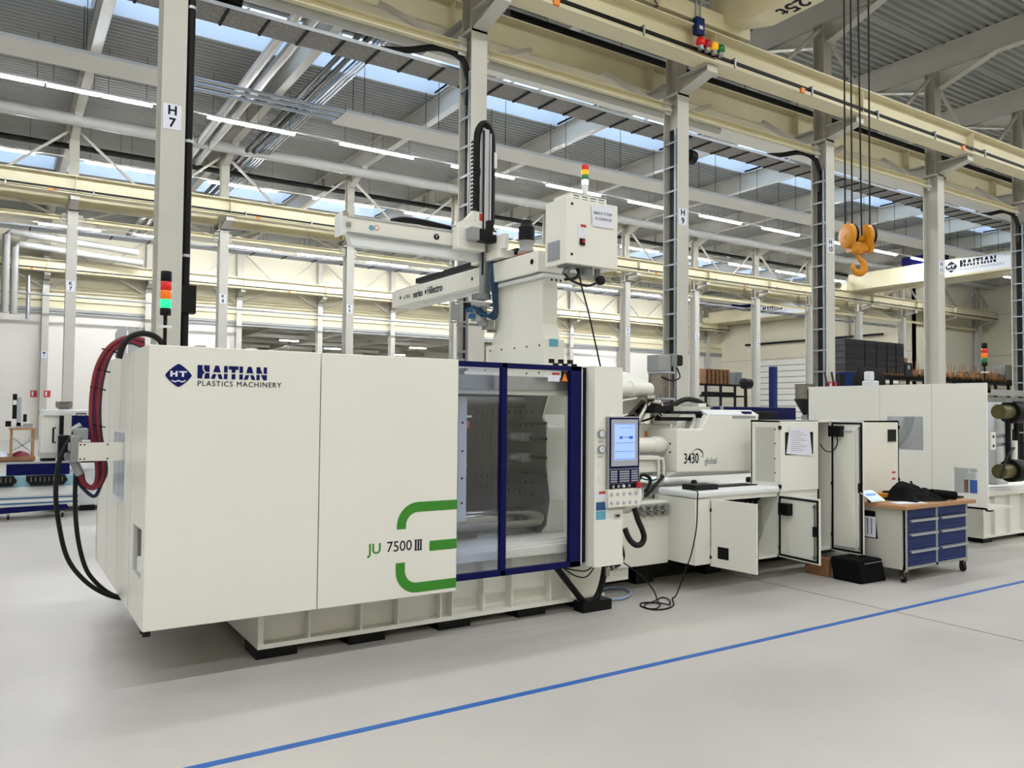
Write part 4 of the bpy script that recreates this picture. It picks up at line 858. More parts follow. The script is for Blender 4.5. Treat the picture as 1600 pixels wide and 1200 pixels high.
for z in (.33, .79): B('hinge', 'black', d2, 6.905, 6.92, YE-.03, YE-.01, z, z+.03)
inn = MB().box(6.35, 6.6, 5.7, 6.0, .42, .72).build('drive_unit', 'castgrey', lc, bevel=.006)
B('drive_unit', 'castgrey', lc, 6.64, 6.88, 5.68, 6.0, .44, .73, bevel=.006); B('mounting_plate', 'platen', lc, 5.95, 6.9, 6.04, 6.06, .3, .88)  # mounting plate coloured dark to imitate the shade inside the cabinet
B('terminal_strip', 'green', lc, 6.3, 6.6, 5.55, 5.7, zb+.025, zb+.06)
for i in range(10): MB().tube([(6.3+i*.06, 5.75, .72), (6.32+i*.055, 5.68-.01*(i % 3), .82), (6.4+i*.045, 5.64, .86), (6.5+i*.04, 5.8, .8)], .013, 5).build('wire', 'black', lc, smooth=True)
tc_ = thing('tall_cabinet', 'tall white electrical cabinet with one narrow door standing open', 'cabinet', (8.0, 5.77, zb))
tx0, tx1, tzt = 6.925, 9.145, 1.676
s = MB().box(tx0, tx0+.02, YE, 5.855, .93, tzt).box(tx0+.02, 7.58, YE, YE+.02, zb, tzt).box(7.81, tx1, YE, YE+.02, zb, tzt).box(tx1-.02, tx1, YE, 6.04, zb, tzt).box(tx0, tx1, 5.84, 5.86, zb, tzt)
s.box(tx0, tx1, YE, 5.86, tzt-.02, tzt).box(tx0, tx1, YE, 5.86, zb, zb+.02).box(7.56, 7.58, YE+.02, 5.84, zb, tzt).box(7.81, 7.83, YE+.02, 5.84, zb, tzt)
tb_ = s.build('body', 'white', tc_)
B('side_panel', 'steelgrey', tb_, tx0-.003, tx0, YE+.05, YE+.3, 1.02, 1.6)
for z in (1.12, 1.27, 1.43, 1.58): MB().cyl((tx0-.004, YE+.045, z), (tx0, YE+.045, z), .008, 8).build('bolt', 'dark', tb_)
B('door', 'panel', tc_, tx0+.012, 7.572, YE-.018, YE, .925, tzt-.01, bevel=.004)
B('door_seal', 'seal', tc_, 7.575, 7.585, YE-.014, YE+.01, .3, tzt-.02)
B('inner_wall', 'castgrey', tc_, 7.6, 7.8, 5.82, 5.838, .28, 1.64)
for z in (1.6, .98): B('hinge', 'black', tc_, tx0-.012, tx0+.012, YE-.03, YE-.005, z-.02, z+.02)
P3, Q3 = (7.815, YE-.012, 0), (7.805, 5.082, 0)
d3 = MB().bar((7.815, YE-.012, (zb-.01+tzt)/2), (7.805, 5.082, (zb-.01+tzt)/2), .02, tzt-zb+.01).build('door', 'panel', tc_, bevel=.004)
inside(P3, Q3, d3, zb-.01, tzt, (.04, .42, 1.5, 1.62), .028)
slab(P3, Q3, .1, .78, zb+.06, tzt-.1, -.0105, -.02, 'stiffening_panel', 'white', d3)
slab(P3, Q3, .12, .7, tzt-.12, tzt-.105, -.02, -.03, 'document_ledge', 'keygrey', d3); slab(P3, Q3, .1, .75, zb+.05, zb+.065, -.02, -.03, 'document_ledge', 'keygrey', d3)
for z in (.42, .98, 1.57): B('hinge', 'black', d3, 7.795, 7.812, YE-.04, YE-.012, z-.018, z+.018)
MB().tube([(7.62, YE, 1.42), (7.68, YE-.03, 1.34), (7.76, YE-.06, 1.34), (7.79, YE-.1, 1.42), (7.785, YE-.1, 1.5)], .006, 5).build('earth_lead', 'black', tc_, smooth=True)
for p, q, r_, u_ in ((1387, 671, 1399, 690),): a, c = at(p, u_, YE), at(r_, q, YE); B('vent_grille', 'black', tc_, a.x, c.x, YE-.01, YE, a.z, c.z)
for q in (738, 748, 755, 762): a = at(1396, q, YE); B('warning_sticker', 'label_red' if q in (738, 748) else 'paper', tc_, a.x-.03, a.x+.04, YE-.002, YE, a.z-.012, a.z+.012)
for q in (668, 749): a = at(1404, q, YE); B('door_hinge', 'black', tc_, a.x-.01, a.x+.01, YE-.012, YE, a.z-.02, a.z+.02)
cb = thing('clipboard', 'black document holder with printed papers on the tall cabinet door', 'clipboard', (7.2, YE-.03, 1.3))
a, c = at(1227, 711, YE-.02), at(1270, 675, YE-.02)
B('holder', 'black', cb, a.x, c.x, YE-.024, YE-.018, a.z, c.z)
ps = MB().prism([at(1229, 709, YE-.03), at(1269, 712, YE-.03), at(1265, 669, YE-.03), at(1234, 667, YE-.03)], (0, .004, 0)).build('sheet', 'paper', cb)
ln = MB()
for i in range(11):
    a = at(1236, 674+i*3, YE-.03); ln.box(a.x, a.x+.16+.05*(i % 3), YE-.032, YE-.03, a.z, a.z+.003)
ln.build('print', 'printgrey', cb, kind='stuff')
# things lying on the counter
t = thing('tablet_case', 'flat black device lying on the white countertop', 'device', (5.95, 5.62, .985)); MB().box(5.74, 6.06, 5.53, 5.72, .985, 1.03).build('case', 'dark', t, bevel=.008); B('lid', 'black', t, 5.745, 6.055, 5.535, 5.715, 1.03, 1.036)
t = thing('tool_tray', 'dark tray of small tools on the countertop near the tall cabinet', 'tray', (6.5, 5.7, .985)); B('tray', 'dark', t, 6.2, 6.8, 5.66, 5.82, .985, .995)
for i in range(4): MB().bar((6.45+.05*i, 5.68, 1.0), (6.58+.05*i, 5.76, 1.0), .012, .01).build('tool', 'chrome', t)
MB().cyl((6.2, 5.74, 1.0), (6.26, 5.74, 1.0), .01, 8).build('handle', 'red', t)
# loose cables on the floor
tag(MB().tube([(5.75, 5.57, 1.0), (5.69, 5.46, .99), (5.668, 5.44, .88), (5.655, 5.44, .64), (5.61, 5.46, .4), (5.56, 5.48, .26), (5.5, 5.5, .1), (5.42, 5.48, .012), (5.34, 5.44, .008), (5.17, 5.25, .008), (5.01, 5.19, .008), (4.9, 5.23, .008), (4.89, 5.37, .008), (4.97, 5.46, .008), (5.05, 5.44, .008), (5.11, 5.33, .015), (5.12, 5.25, .02), (5.26, 5.4, .015), (5.3, 5.52, .008), (5.2, 5.48, .015), (5.05, 5.4, .02), (4.94, 5.38, .015), (4.88, 5.29, .008), (4.93, 5.22, .015), (5.05, 5.3, .02), (5.13, 5.42, .02), (5.14, 5.47, .09), (5.07, 5.5, .19), (4.98, 5.52, .27), (4.83, 5.6, .39)], .0065, 6, 4).build('cable', 'black', smooth=True), 'thin black cable dropping from the counter and coiled on the floor', 'cable')
tag(MB().tube([(4.74, 5.78, .03), (4.78, 5.7, .02), (4.86, 5.66, .018), (4.98, 5.68, .018), (5.12, 5.78, .018), (5.2, 5.95, .018), (5.12, 6.06, .018), (4.95, 6.05, .018)], .012, 8).build('drain_tube', 'hose_pale', smooth=True), 'pale blue drain tube curling on the floor beside the machine', 'hose')
# ================================================================== handling robot on the fixed platen
rb = thing('handling_robot', 'white linear handling robot standing on top of the molding machine', 'robot', (4.6, 6.84, 1.98))
pil = MB().prism([(4.5, 6.34, 2.45), (4.5, 6.4, 2.62), (4.5, 6.4, 3.02), (4.5, 6.34, 3.07), (4.5, 7.36, 3.07), (4.5, 7.3, 2.9), (4.5, 7.3, 2.62), (4.5, 7.36, 2.45)], (.19, 0, 0)).build('pillar', 'white', rb, bevel=.008)
B('foot', 'white', rb, 4.47, 4.71, 6.3, 7.42, 1.98, 2.46, bevel=.006)
for y in (6.4, 6.62, 6.85, 7.1, 7.33):
    for z in (2.13, 2.4): MB().cyl((4.466, y, z), (4.47, y, z), .011, 8).build('bolt', 'dark', rb)
B('pillar_ridge', 'white', pil, 4.492, 4.5, 6.94, 6.96, 2.47, 3.05)
a, c = at(858, 541, 6.3), at(872, 530, 6.3); B('rating_plate', 'label_sky', rb, a.x, c.x, 6.297, 6.3, a.z, c.z)
B('adapter_plate', 'white_cold', rb, 4.44, 4.72, 6.3, 7.45, 3.07, 3.105)
for x in (4.53, 4.585, 4.64): B('adapter_bolt', 'black', rb, x, x+.018, 6.292, 6.3, 3.035, 3.055)
bm_ = B('traverse_beam', 'white', rb, 4.4, 4.72, 6.33, 9.77, 3.12, 3.33, bevel=.006)
B('beam_rail', 'dark', bm_, 4.44, 4.47, 6.5, 9.75, 3.33, 3.35); B('beam_rail', 'dark', bm_, 4.65, 4.68, 6.5, 9.75, 3.33, 3.35); B('belly_plate', 'white_cold', bm_, 4.5, 4.62, 7.6, 9.0, 3.1, 3.12)
MB().cyl((4.397, 6.44, 3.23), (4.4, 6.44, 3.23), .028, 16).build('cable_port', 'black', bm_)
MB().cyl((4.397, 7.62, 3.22), (4.4, 7.62, 3.22), .022, 6).build('axis_badge', 'black', bm_); MB().cyl((4.397, 9.5, 3.225), (4.4, 9.5, 3.225), .022, 6).build('axis_badge', 'black', bm_)
text('series', .13, (4.396, 8.98, 3.215), (0,-1,0), (0,0,1), 'darkink', bm_, bold=.001, sx=.9); text('Hilectro', .13, (4.396, 8.52, 3.215), (0,-1,0), (0,0,1), 'darkink', bm_, bold=.001, sx=.9)
text('u 9 0 6', .07, (4.396, 9.3, 3.215), (0,-1,0), (0,0,1), 'printgrey', bm_, bold=.001)
MB().prism([(4.397, 8.79, 3.215), (4.397, 8.765, 3.25), (4.397, 8.74, 3.215), (4.397, 8.765, 3.18)], (.003, 0, 0)).build('brand_mark', 'darkink', bm_)
# control cabinet at the near end of the beam
cbx = MB().box(4.3, 4.912, 5.745, 6.075, 3.105, 3.713).build('control_cabinet', 'white', rb, bevel=.006)
B('cabinet_roof', 'white', cbx, 4.38, 4.82, 5.8, 6.05, 3.713, 3.775, bevel=.004)
vt = MB()
for i in range(4):
    for z in (3.727, 3.752): vt.box(4.42+i*.1, 4.49+i*.1, 5.798, 5.8, z, z+.008)
vt.build('roof_vents', 'dark', cbx, kind='stuff')
g = B('louvre_frame', 'castgrey', cbx, 4.296, 4.3, 5.84, 6.03, 3.15, 3.33)
for i in range(11): B('louvre', 'keygrey', g, 4.292, 4.297, 5.845, 6.025, 3.155+i*.016, 3.163+i*.016)
for z in (3.19, 3.655): MB().cyl((4.365, 5.741, z), (4.365, 5.745, z), .013, 10).build('lock', 'dark', cbx)
B('main_switch', 'black', cbx, 4.455, 4.51, 5.73, 5.745, 3.285, 3.345); B('switch_knob', 'red', cbx, 4.475, 4.5, 5.72, 5.73, 3.305, 3.33)
B('warning_sticker', 'paper', cbx, 4.43, 4.53, 5.743, 5.745, 3.355, 3.48); B('warning_stripe', 'label_red', cbx, 4.465, 4.53, 5.742, 5.743, 3.455, 3.48)
nt_ = MB().prism([at(923.5, 321, 5.735), at(960, 323, 5.735), at(959, 358, 5.735), at(926, 353, 5.735)], (0, .002, 0)).build('paper_note', 'paper', cbx)
a = at(942, 336, 5.733); text('0060571 P 7500', .037, (a.x, 5.7335, a.z+.01), (1,0,.02), (0,0,1), 'printgrey', cbx, sx=.9); a = at(943, 343, 5.733); text('V1150304120', .037, (a.x, 5.7335, a.z), (1,0,.02), (0,0,1), 'printgrey', cbx, sx=.95)
MB().cyl((4.36, 5.85, 3.02), (4.42, 5.85, 3.105), .03, 10).box(4.33, 4.53, 5.8, 5.92, 3.085, 3.105).cyl((4.62, 5.85, 3.105), (4.62, 5.85, 3.03), .06, 14).cyl((4.75, 5.85, 3.105), (4.75, 5.85, 3.0), .03, 10).build('connector_block', 'crate_grey', cbx)
MB().lathe((4.74, 5.82, 2.99), [(.03, 0), (.045, .01), (.045, .05), (.02, .06)], 14, (0, -1, 0)).build('plug', 'black', cbx, smooth=True)
MB().tube([(4.36, 5.85, 3.03), (4.38, 5.8, 2.97), (4.46, 5.76, 2.93), (4.57, 5.76, 2.92), (4.68, 5.78, 2.96), (4.74, 5.82, 3.0)], .012, 7).build('cable', 'rubber', cbx, smooth=True)
MB().tube([(4.5, 5.82, 3.1), (4.49, 5.8, 3.03), (4.44, 5.8, 2.98), (4.36, 5.85, 2.97)], .014, 7).build('cable', 'rubber', cbx, smooth=True)
MB().tube([(4.47, 5.82, 3.09), (4.5, 5.8, 3.0), (4.53, 5.8, 2.9), (4.61, 5.8, 2.67), (4.69, 5.8, 2.4), (4.78, 5.82, 2.15)], .008, 6).build('cable', 'black', cbx, smooth=True)
x, y = 4.66, 5.93
tw = MB().cyl((x, y, 3.775), (x, y, 3.83), .012, 10).lathe((x, y, 3.83), [(.02, 0), (.031, .01), (.031, .09)], 16).build('signal_mast', 'white_cold', cbx, smooth=True)
for i, cN in enumerate(('lens_white', 'lens_green', 'lens_yellow', 'lens_red')): MB().lathe((x, y, 3.92+i*.048), [(.033, 0), (.034, .003), (.034, .045), (.032, .048)], 16).build('lens', cN, cbx, smooth=True)
# carriage, kick beam, vertical arm
MB().lathe((4.54, 6.75, 3.365), [(.085, 0), (.09, .03), (.07, .06), (.075, .12), (.09, .14)], 18).build('gearbox', 'castgrey', rb, smooth=True)
mot = MB().lathe((4.54, 6.75, 3.5), [(.085, 0), (.085, .15), (.07, .16), (.06, .19), (.06, .22), (.02, .23)], 18).build('traverse_motor', 'black', rb, smooth=True)
B('motor_plate', 'orange', rb, 4.46, 4.66, 6.62, 6.84, 3.35, 3.365)
car = MB().box(4.34, 4.74, 6.95, 7.55, 3.35, 3.44).box(4.36, 4.42, 6.9, 7.5, 3.44, 3.6).build('carriage', 'white', rb, bevel=.006)
B('cable_chain', 'black', rb, 4.52, 4.6, 6.9, 9.3, 3.4, 3.46)
yk = 7.29
kb = MB().box(2.74, 4.3, yk, yk+.12, 3.465, 3.63).build('kick_beam', 'white', rb, bevel=.005)
B('end_cap', 'white_cold', kb, 2.725, 2.75, yk-.02, yk+.14, 3.44, 3.655)
B('beam_rail', 'alu', kb, 2.8, 4.0, yk-.012, yk, 3.625, 3.645); B('beam_rail', 'zinc', kb, 2.8, 4.0, yk-.012, yk, 3.455, 3.48)
MB().prism([(2.86, yk+.02, 3.36), (4.3, yk+.02, 3.36), (4.3, yk+.02, 3.465), (2.82, yk+.02, 3.465)], (0, .1, 0)).build('under_beam', 'white_cold', rb)
MB().lathe((2.8, yk+.06, 3.67), [(.018, -.008), (.03, -.008), (.03, .008), (.018, .008)], 14, (0, 1, 0)).build('lifting_eye', 'chrome', kb, smooth=True)
B('bumper', 'zinc', kb, 2.79, 2.83, yk-.03, yk, 3.53, 3.57)
a = at(580.5, 356, yk-.002); MB().cyl((a.x, yk-.003, a.z), (a.x, yk, a.z), .028, 18).build('mandatory_sign', 'label_sky', kb); a = at(585.5, 355.5, yk); MB().cyl((a.x+.02, yk-.003, a.z), (a.x+.02, yk, a.z), .028, 18).build('prohibition_sign', 'label_red', kb); MB().cyl((a.x+.02, yk-.004, a.z), (a.x+.02, yk-.003, a.z), .021, 18).build('sign_centre', 'paper', kb)
a = at(682, 370, yk); MB().cyl((a.x, yk-.003, a.z), (a.x, yk, a.z), .035, 6).build('axis_badge', 'black', kb); text('Y', .05, (a.x, yk-.004, a.z), (1,0,0), (0,0,1), 'paper', kb)
MB().tube([(3.3, yk+.07, 3.66), (3.45, yk+.07, 3.7), (3.7, yk+.07, 3.7), (3.95, yk+.07, 3.68), (4.1, yk+.07, 3.68)], .032, 6, 3).build('drag_chain', 'black', rb)
hd = MB().box(3.96, 4.3, yk-.12, yk+.02, 3.44, 3.68).build('kick_carriage', 'white', rb, bevel=.012)
MB().prism([(3.96, yk-.05, 3.69), (4.0, yk-.05, 3.72), (4.12, yk-.05, 3.79), (4.2, yk-.05, 3.88), (4.34, yk-.05, 3.86), (4.34, yk-.05, 3.7), (4.1, yk-.05, 3.66)], (0, .1, 0)).build('carriage_hood', 'white', rb)
B('warning_patch', 'label_red', hd, 4.26, 4.35, yk-.053, yk-.05, 3.78, 3.86)
B('gear_unit', 'castgrey', rb, 4.06, 4.16, yk-.24, yk-.12, 3.52, 3.66, bevel=.01); B('servo_motor', 'black', rb, 4.16, 4.36, yk-.25, yk-.13, 3.52, 3.65, bevel=.012); B('motor_plug', 'black', rb, 4.27, 4.35, yk-.22, yk-.15, 3.65, 3.76, bevel=.015); B('motor_label', 'paper', rb, 4.31, 4.35, yk-.252, yk-.25, 3.6, 3.63)
ar = MB().box(4.31, 4.37, yk-.06, yk+.02, 2.95, 4.78).box(4.375, 4.395, yk-.07, yk-.02, 3.0, 4.74).build('vertical_arm', 'alu', rb)
B('arm_rail', 'dark', ar, 4.3, 4.312, yk-.065, yk-.04, 3.2, 4.76); B('arm_cover', 'white_cold', ar, 4.44, 4.47, yk-.06, yk, 4.38, 4.55)
MB().tube([(4.25, yk, 3.75), (4.25, yk, 4.2), (4.25, yk, 4.66), (4.28, yk, 4.8), (4.345, yk, 4.865), (4.41, yk, 4.8), (4.44, yk, 4.66), (4.44, yk, 4.2), (4.44, yk, 3.8)], .038, 6, 3).build('drag_chain', 'black', rb)
ck = MB().box(4.205, 4.212, yk-.05, yk+.05, 3.77, 3.79).build('chain_link', 'dark', rb)
for i in range(1, 21): dupe(ck, (0, 0, i*.043))
B('junction_box', 'castgrey', rb, 4.4, 4.48, yk-.14, yk-.05, 3.36, 3.46, bevel=.005)
for z in (3.39, 3.43): MB().cyl((4.44, yk-.142, z), (4.44, yk-.14, z), .012, 10).build('connector', 'paper', rb)
B('arm_foot', 'zinc', rb, 4.24, 4.4, yk-.08, yk+.06, 2.94, 3.0)
# gripper with hoses
gr = MB().box(4.1, 4.42, yk-.1, yk+.1, 2.86, 2.9).box(4.02, 4.06, yk-.08, yk+.12, 2.68, 2.9).box(4.2, 4.26, yk-.1, yk, 2.7, 2.86).box(4.32, 4.36, yk-.06, yk+.08, 2.66, 2.86).build('gripper', 'alu', rb)
for x, z, w in ((3.97, 2.86, .12), (4.05, 2.885, .1), (3.94, 2.68, .14), (4.0, 2.64, .12), (4.15, 2.66, .1)): MB().cyl((x, yk-.05, z), (x+w, yk-.05, z), .012, 8).build('pneumatic_rod', 'chrome', gr, smooth=True)
for x, z in ((4.1, 2.78), (4.14, 2.72), (4.28, 2.75), (4.08, 2.83)): B('valve', 'dark' if x < 4.1 else 'hose_teal', gr, x, x+.05, yk-.12, yk-.05, z, z+.05)
B('suction_block', 'castgrey', gr, 4.36, 4.44, yk-.08, yk+.04, 2.62, 2.72); MB().lathe((4.46, yk, 2.6), [(.06, 0), (.04, .03), (.015, .06)], 14).build('suction_cup', 'castgrey', gr, smooth=True)
for i in range(9):
    o = .012*i; MB().tube([(4.38+o*.5, yk-.1, 3.36), (4.36+o*.8, yk-.12-o*.3, 3.15), (4.38+o*.7, yk-.13, 2.98), (4.39+o*.6, yk-.14, 2.82-o*.4), (4.28+o, yk-.14, 2.76-o*.4), (4.14+o, yk-.12, 2.84)], .007, 5).build('air_hose', ('hose_teal', 'hose_blue', 'rubber')[i % 3], rb, smooth=True)

# ================================================================== workbench on castors
wbn = thing('workbench', 'rolling workbench with wooden top and six blue drawers', 'workbench', (8.6, 5.0, 0))
bx0, bx1, by0, by1 = 7.93, 9.16, 4.7, 5.36
zb0, zt_ = .135, .765
B('worktop', 'wood', wbn, 7.85, at(1524.5, 786, 4.65).x, 4.645, 5.42, zt_, zt_+.04, bevel=.004)
MB().box(bx0, bx0+.025, by0, by1, zb0, zt_).box(bx1-.025, bx1, by0, by1, zb0, zt_).box(bx0, bx1, by1-.02, by1, zb0, zt_).box(bx0, bx1, by0, by1, zb0, zb0+.03).box(8.515, 8.555, by0, by0+.03, zb0, zt_).box(bx0, bx0+.04, by0-.002, by0+.02, zb0, zt_).box(bx1-.04, bx1, by0-.002, by0+.02, zb0, zt_).build('frame', 'castgrey', wbn)
B('side_panel', 'steelgrey', wbn, bx0-.004, bx0, by0+.03, by1-.02, zb0, zt_)
for xa, xb in ((bx0+.045, 8.51), (8.56, bx1-.045)):
    B('top_panel', 'blue', wbn, xa, xb, by0, by0+.02, .665, .76)
    for i, (z0, z1) in enumerate(((.52, .66), (.345, .515), (.17, .34))):
        d = B('drawer', 'blue', wbn, xa, xb, by0-.004, by0+.3, z0, z1, bevel=.004)
        MB().prism([(xa+.02, by0-.004, z1-.004), (xa+.02, by0-.035, z1-.01), (xa+.02, by0-.035, z1-.032), (xa+.02, by0-.004, z1-.02)], (xb-xa-.02, 0, 0)).build('handle', 'alu', d)
        B('crease', 'navy', d, xa, xb, by0-.005, by0-.004, z0+.035, z0+.039)
for x in (bx0+.03, bx1-.03):
    for y in (by0+.04, by1-.06):
        c = MB().cyl((x-.012, y+.008, .05), (x+.012, y-.008, .05), .05, 16).build('castor', 'rubber', wbn, smooth=True)
        MB().box(x-.026, x-.018, y-.025, y+.025, .04, .115).box(x+.018, x+.026, y-.025, y+.025, .04, .115).box(x-.032, x+.032, y-.032, y+.032, .112, .135).build('castor_fork', 'chrome', c)
zt_ += .04
t = thing('tablet', 'white framed tablet propped up on the workbench', 'tablet', (7.95, 5.05, zt_))
MB().prism([(7.78, 4.98, zt_+.025), (8.03, 4.98, zt_+.025), (8.03, 5.13, zt_+.12), (7.78, 5.13, zt_+.12)], (0, -.004, -.012)).build('frame', 'white_cold', t)
n_ = V((0, -.095, .15)).normalized()*.001
MB().prism([V((7.795, 4.989, zt_+.031))+n_, V((8.015, 4.989, zt_+.031))+n_, V((8.015, 5.121, zt_+.114))+n_, V((7.795, 5.121, zt_+.114))+n_], n_).build('screen', 'screen', t)
for x in (7.82, 7.88, 7.94): MB().prism([V((x, 5.05, zt_+.07))+n_*3, V((x+.045, 5.05, zt_+.07))+n_*3, V((x+.045, 5.08, zt_+.089))+n_*3, V((x, 5.08, zt_+.089))+n_*3], n_).build('icon', 'screen_dark', t)
MB().bar((7.9, 5.05, zt_), (7.9, 5.09, zt_+.07), .12, .01).build('stand', 'dark', t)
t = tag(MB().prism([(7.98, 4.8, zt_), (8.36, 4.7, zt_), (8.44, 4.86, zt_), (8.07, 4.97, zt_)], (0, 0, .004)).build('paper_sheet', 'paper'), 'white sheets of paper lying on the workbench before the jacket', 'paper')
t = thing('tool_box', 'shallow yellow tool box on the workbench behind the papers', 'tool box', (8.4, 5.2, zt_)); B('box', 'yellow', t, 8.2, 8.52, 5.1, 5.25, zt_+.03, zt_+.07); B('feet', 'dark', t, 8.23, 8.5, 5.12, 5.23, zt_, zt_+.03); B('tool', 'black', t, 8.33, 8.42, 5.15, 5.2, zt_+.07, zt_+.09)
# black jacket: one draped, folded sheet mass
import bmesh
bm = bmesh.new(); nx, ny = 46, 26; gv = []
def jh(u, v):
    b1 = .17*math.exp(-((u-.33)/.2)**2-((v-.55)/.3)**2); b2 = .08*math.exp(-((u-.75)/.2)**2-((v-.42)/.26)**2); b3 = .05*math.exp(-((u-.12)/.14)**2-((v-.4)/.3)**2)
    w = .012*math.sin(u*21+v*9)+.01*math.sin(v*25-u*7)+.008*math.sin(u*40+v*31)
    edge = min(1, 7*min(u, 1-u, v, 1-v)); return max(0, (b1+b2+b3+.025+w)*edge)
for j in range(ny):
    for i in range(nx):
        u, v = i/(nx-1), j/(ny-1); X = 8.24+u*.72+.05*math.sin(v*5+1)*(.5+u); Y = 4.76+v*.44+.04*math.sin(u*8); gv.append(bm.verts.new((X, Y, zt_+.002+jh(u, v))))
for j in range(ny-1):
    for i in range(nx-1): bm.faces.new((gv[j*nx+i], gv[j*nx+i+1], gv[(j+1)*nx+i+1], gv[(j+1)*nx+i]))
me = bpy.data.meshes.new('jacket'); bm.to_mesh(me); bm.free(); me.shade_smooth(); me.materials.append(MATS['cloth'])
for v in me.vertices: v.co -= V((8.6, 5, zt_))
jk = thing('jacket', 'crumpled black jacket lying on the workbench', 'jacket', (8.6, 5, zt_)); o = bpy.data.objects.new('cloth', me); C.objects.link(o); o.parent = jk
MB().tube([(8.72, 4.86, zt_+.075), (8.82, 4.8, zt_+.065), (8.9, 4.75, zt_+.055), (8.95, 4.72, zt_+.05)], .048, 12, 4).build('sleeve', 'cloth', jk, smooth=True); MB().tube([(8.6, 5.02, zt_+.13), (8.61, 5.02, zt_+.17), (8.6, 5.03, zt_+.2)], .011, 7).build('hanging_loop', 'cloth', jk, smooth=True)
t = thing('work_glove', 'dark work glove lying at the right end of the workbench', 'glove', (9.12, 4.85, zt_)); MB().box(9.02, 9.2, 4.8, 4.88, zt_, zt_+.03).build('palm', 'dark', t, bevel=.012)
for i in range(4): MB().cyl((9.18, 4.8+i*.022, zt_+.015), (9.25, 4.79+i*.026, zt_+.013), .011, 8).build('finger', 'dark', t, smooth=True)
t = thing('document_holder', 'black document holder with a printed list on the workbench side', 'clipboard', (bx0-.01, 5.1, .4))
a0, a1 = atx(1353, 806, bx0-.006), atx(1377, 848, bx0-.006)
MB().prism([(bx0-.006, 5.0, .42), (bx0-.006, 5.26, .42), (bx0-.006, 5.26, .71), (bx0-.006, 5.03, .71)], (-.006, 0, 0)).build('holder', 'black', t); B('sheet', 'paper', t, bx0-.014, bx0-.012, 5.02, 5.25, .43, .65)
for i in range(4): B('print', 'printgrey', t, bx0-.015, bx0-.014, 5.06+.045*i, 5.075+.045*i, .46, .63)
t = thing('equipment_bag', 'black boxy equipment bag on the floor beside the workbench', 'bag', (7.65, 5.05, 0)); MB().prism([(7.48, 4.9, 0), (7.9, 4.88, 0), (7.87, 4.92, .235), (7.49, 4.94, .235)], (0, .34, 0)).build('body', 'cloth', t, bevel=.02); B('zip', 'alu', t, 7.55, 7.85, 4.908, 4.916, .2, .206); MB().tube([(7.6, 5.05, .23), (7.63, 5.05, .25), (7.74, 5.05, .25), (7.77, 5.05, .23)], .01, 6).build('handle', 'black', t, smooth=True)
tag(MB().box(7.5, 7.55, 5.3, 5.6, 0, .2).build('wooden_block', 'pallet', bevel=.005), 'brown timber block under the tall cabinet beside the bag', 'timber')

# ================================================================== second machine behind, seen end-on
m2 = thing('injection_molding_machine', 'second white molding machine seen end-on behind the workbench', 'machine', (12.5, 6.6, 0), )
ex = 10.66; ey0, ey1 = 5.215, 7.9
wy0, wy1 = sorted((atx(1442.5, 675, ex).y, atx(1386, 675, ex).y)); wz0, wz1 = atx(1442, 704, ex).z, atx(1442, 651, ex).z
vy0, vy1 = sorted((atx(1527, 750, ex).y, atx(1490, 750, ex).y)); vz0, vz1 = atx(1520, 772, ex).z, atx(1520, 732, ex).z
ep = MB().holed((ex, ey0, .535), (0,1,0), (0,0,1), (1,0,0), ey1-ey0, 2.17-.535, .03, [(wy0-ey0, wy1-ey0, wz0-.535, wz1-.535), (vy0-ey0, vy1-ey0, vz0-.535, vz1-.535)]).build('end_panel', 'panel', m2)
for p in (1375, 1456): y = atx(p, 650, ex).y; B('seam', 'steelshade', ep, ex-.001, ex+.001, y, y+.006, .54, 2.165)
B('window_pane', 'glass', ep, ex+.012, ex+.016, wy0, wy1, wz0, wz1); B('window_pane', 'glass', ep, ex+.012, ex+.016, vy0, vy1, vz0, vz1)
B('rear_panel', 'panel', m2, ex, 16, 7.88, 7.9, .5, 2.15); B('inner_wall', 'white_cold', m2, ex+.6, ex+.64, 5.75, 7.8, .6, 2.1)
MB().tube([(ex+.4, 7.0, 1.1), (ex+.4, 6.7, 1.3), (ex+.4, 6.5, 1.6), (ex+.4, 6.45, 2.0)], .07, 12).build('hose_duct', 'sheet_grey', m2, smooth=True)
fx = ex+.12
B('filter_head', 'white_cold', m2, fx, fx+.12, vy0+.08, vy1-.08, vz1-.16, vz1-.07); MB().cyl((fx+.06, (vy0+vy1)/2-.02, vz0), (fx+.06, (vy0+vy1)/2-.02, vz1-.16), .05, 14).build('filter_bowl', 'blue_bright', m2, smooth=True)
for y in (vy0+.06, vy1-.07): MB().cyl((fx+.06, y, vz0), (fx+.06, y, vz1-.16), .025, 10).build('filter_pipe', 'pallet', m2, smooth=True)
b2 = MB().box(11.29, 16, 5.63, 7.9, .07, .64).box(11.29, 16, 5.58, 5.63, .07, .1).box(11.29, 11.33, 5.58, 5.63, .1, .64).build('base_frame', 'white', m2)
for i in range(10): x = 11.62+i*.42; B('rib', 'white', b2, x-.008, x+.008, 5.58, 5.63, .1, .64)
for x in (11.35, 12.6, 14): B('levelling_pad', 'black', b2, x, x+.25, 5.62, 5.9, 0, .07)
B('shelf', 'white', m2, ex, ex+.62, 5.2, 5.5, .535, .56); B('sill_rail', 'white', m2, 11.1, 16, 5.56, 5.75, .64, .7); B('sill_block', 'white_cold', m2, 11.5, 13, 5.6, 5.7, .7, .74)
B('cable_gland', 'black', m2, 10.9, 10.98, 5.3, 5.36, .49, .535)
B('top_rail', 'alu', m2, ex+.2, 16, 5.4, 5.5, 2.02, 2.1); B('top_rail', 'zinc', m2, ex+.2, 16, 5.45, 5.52, 1.93, 2.0)
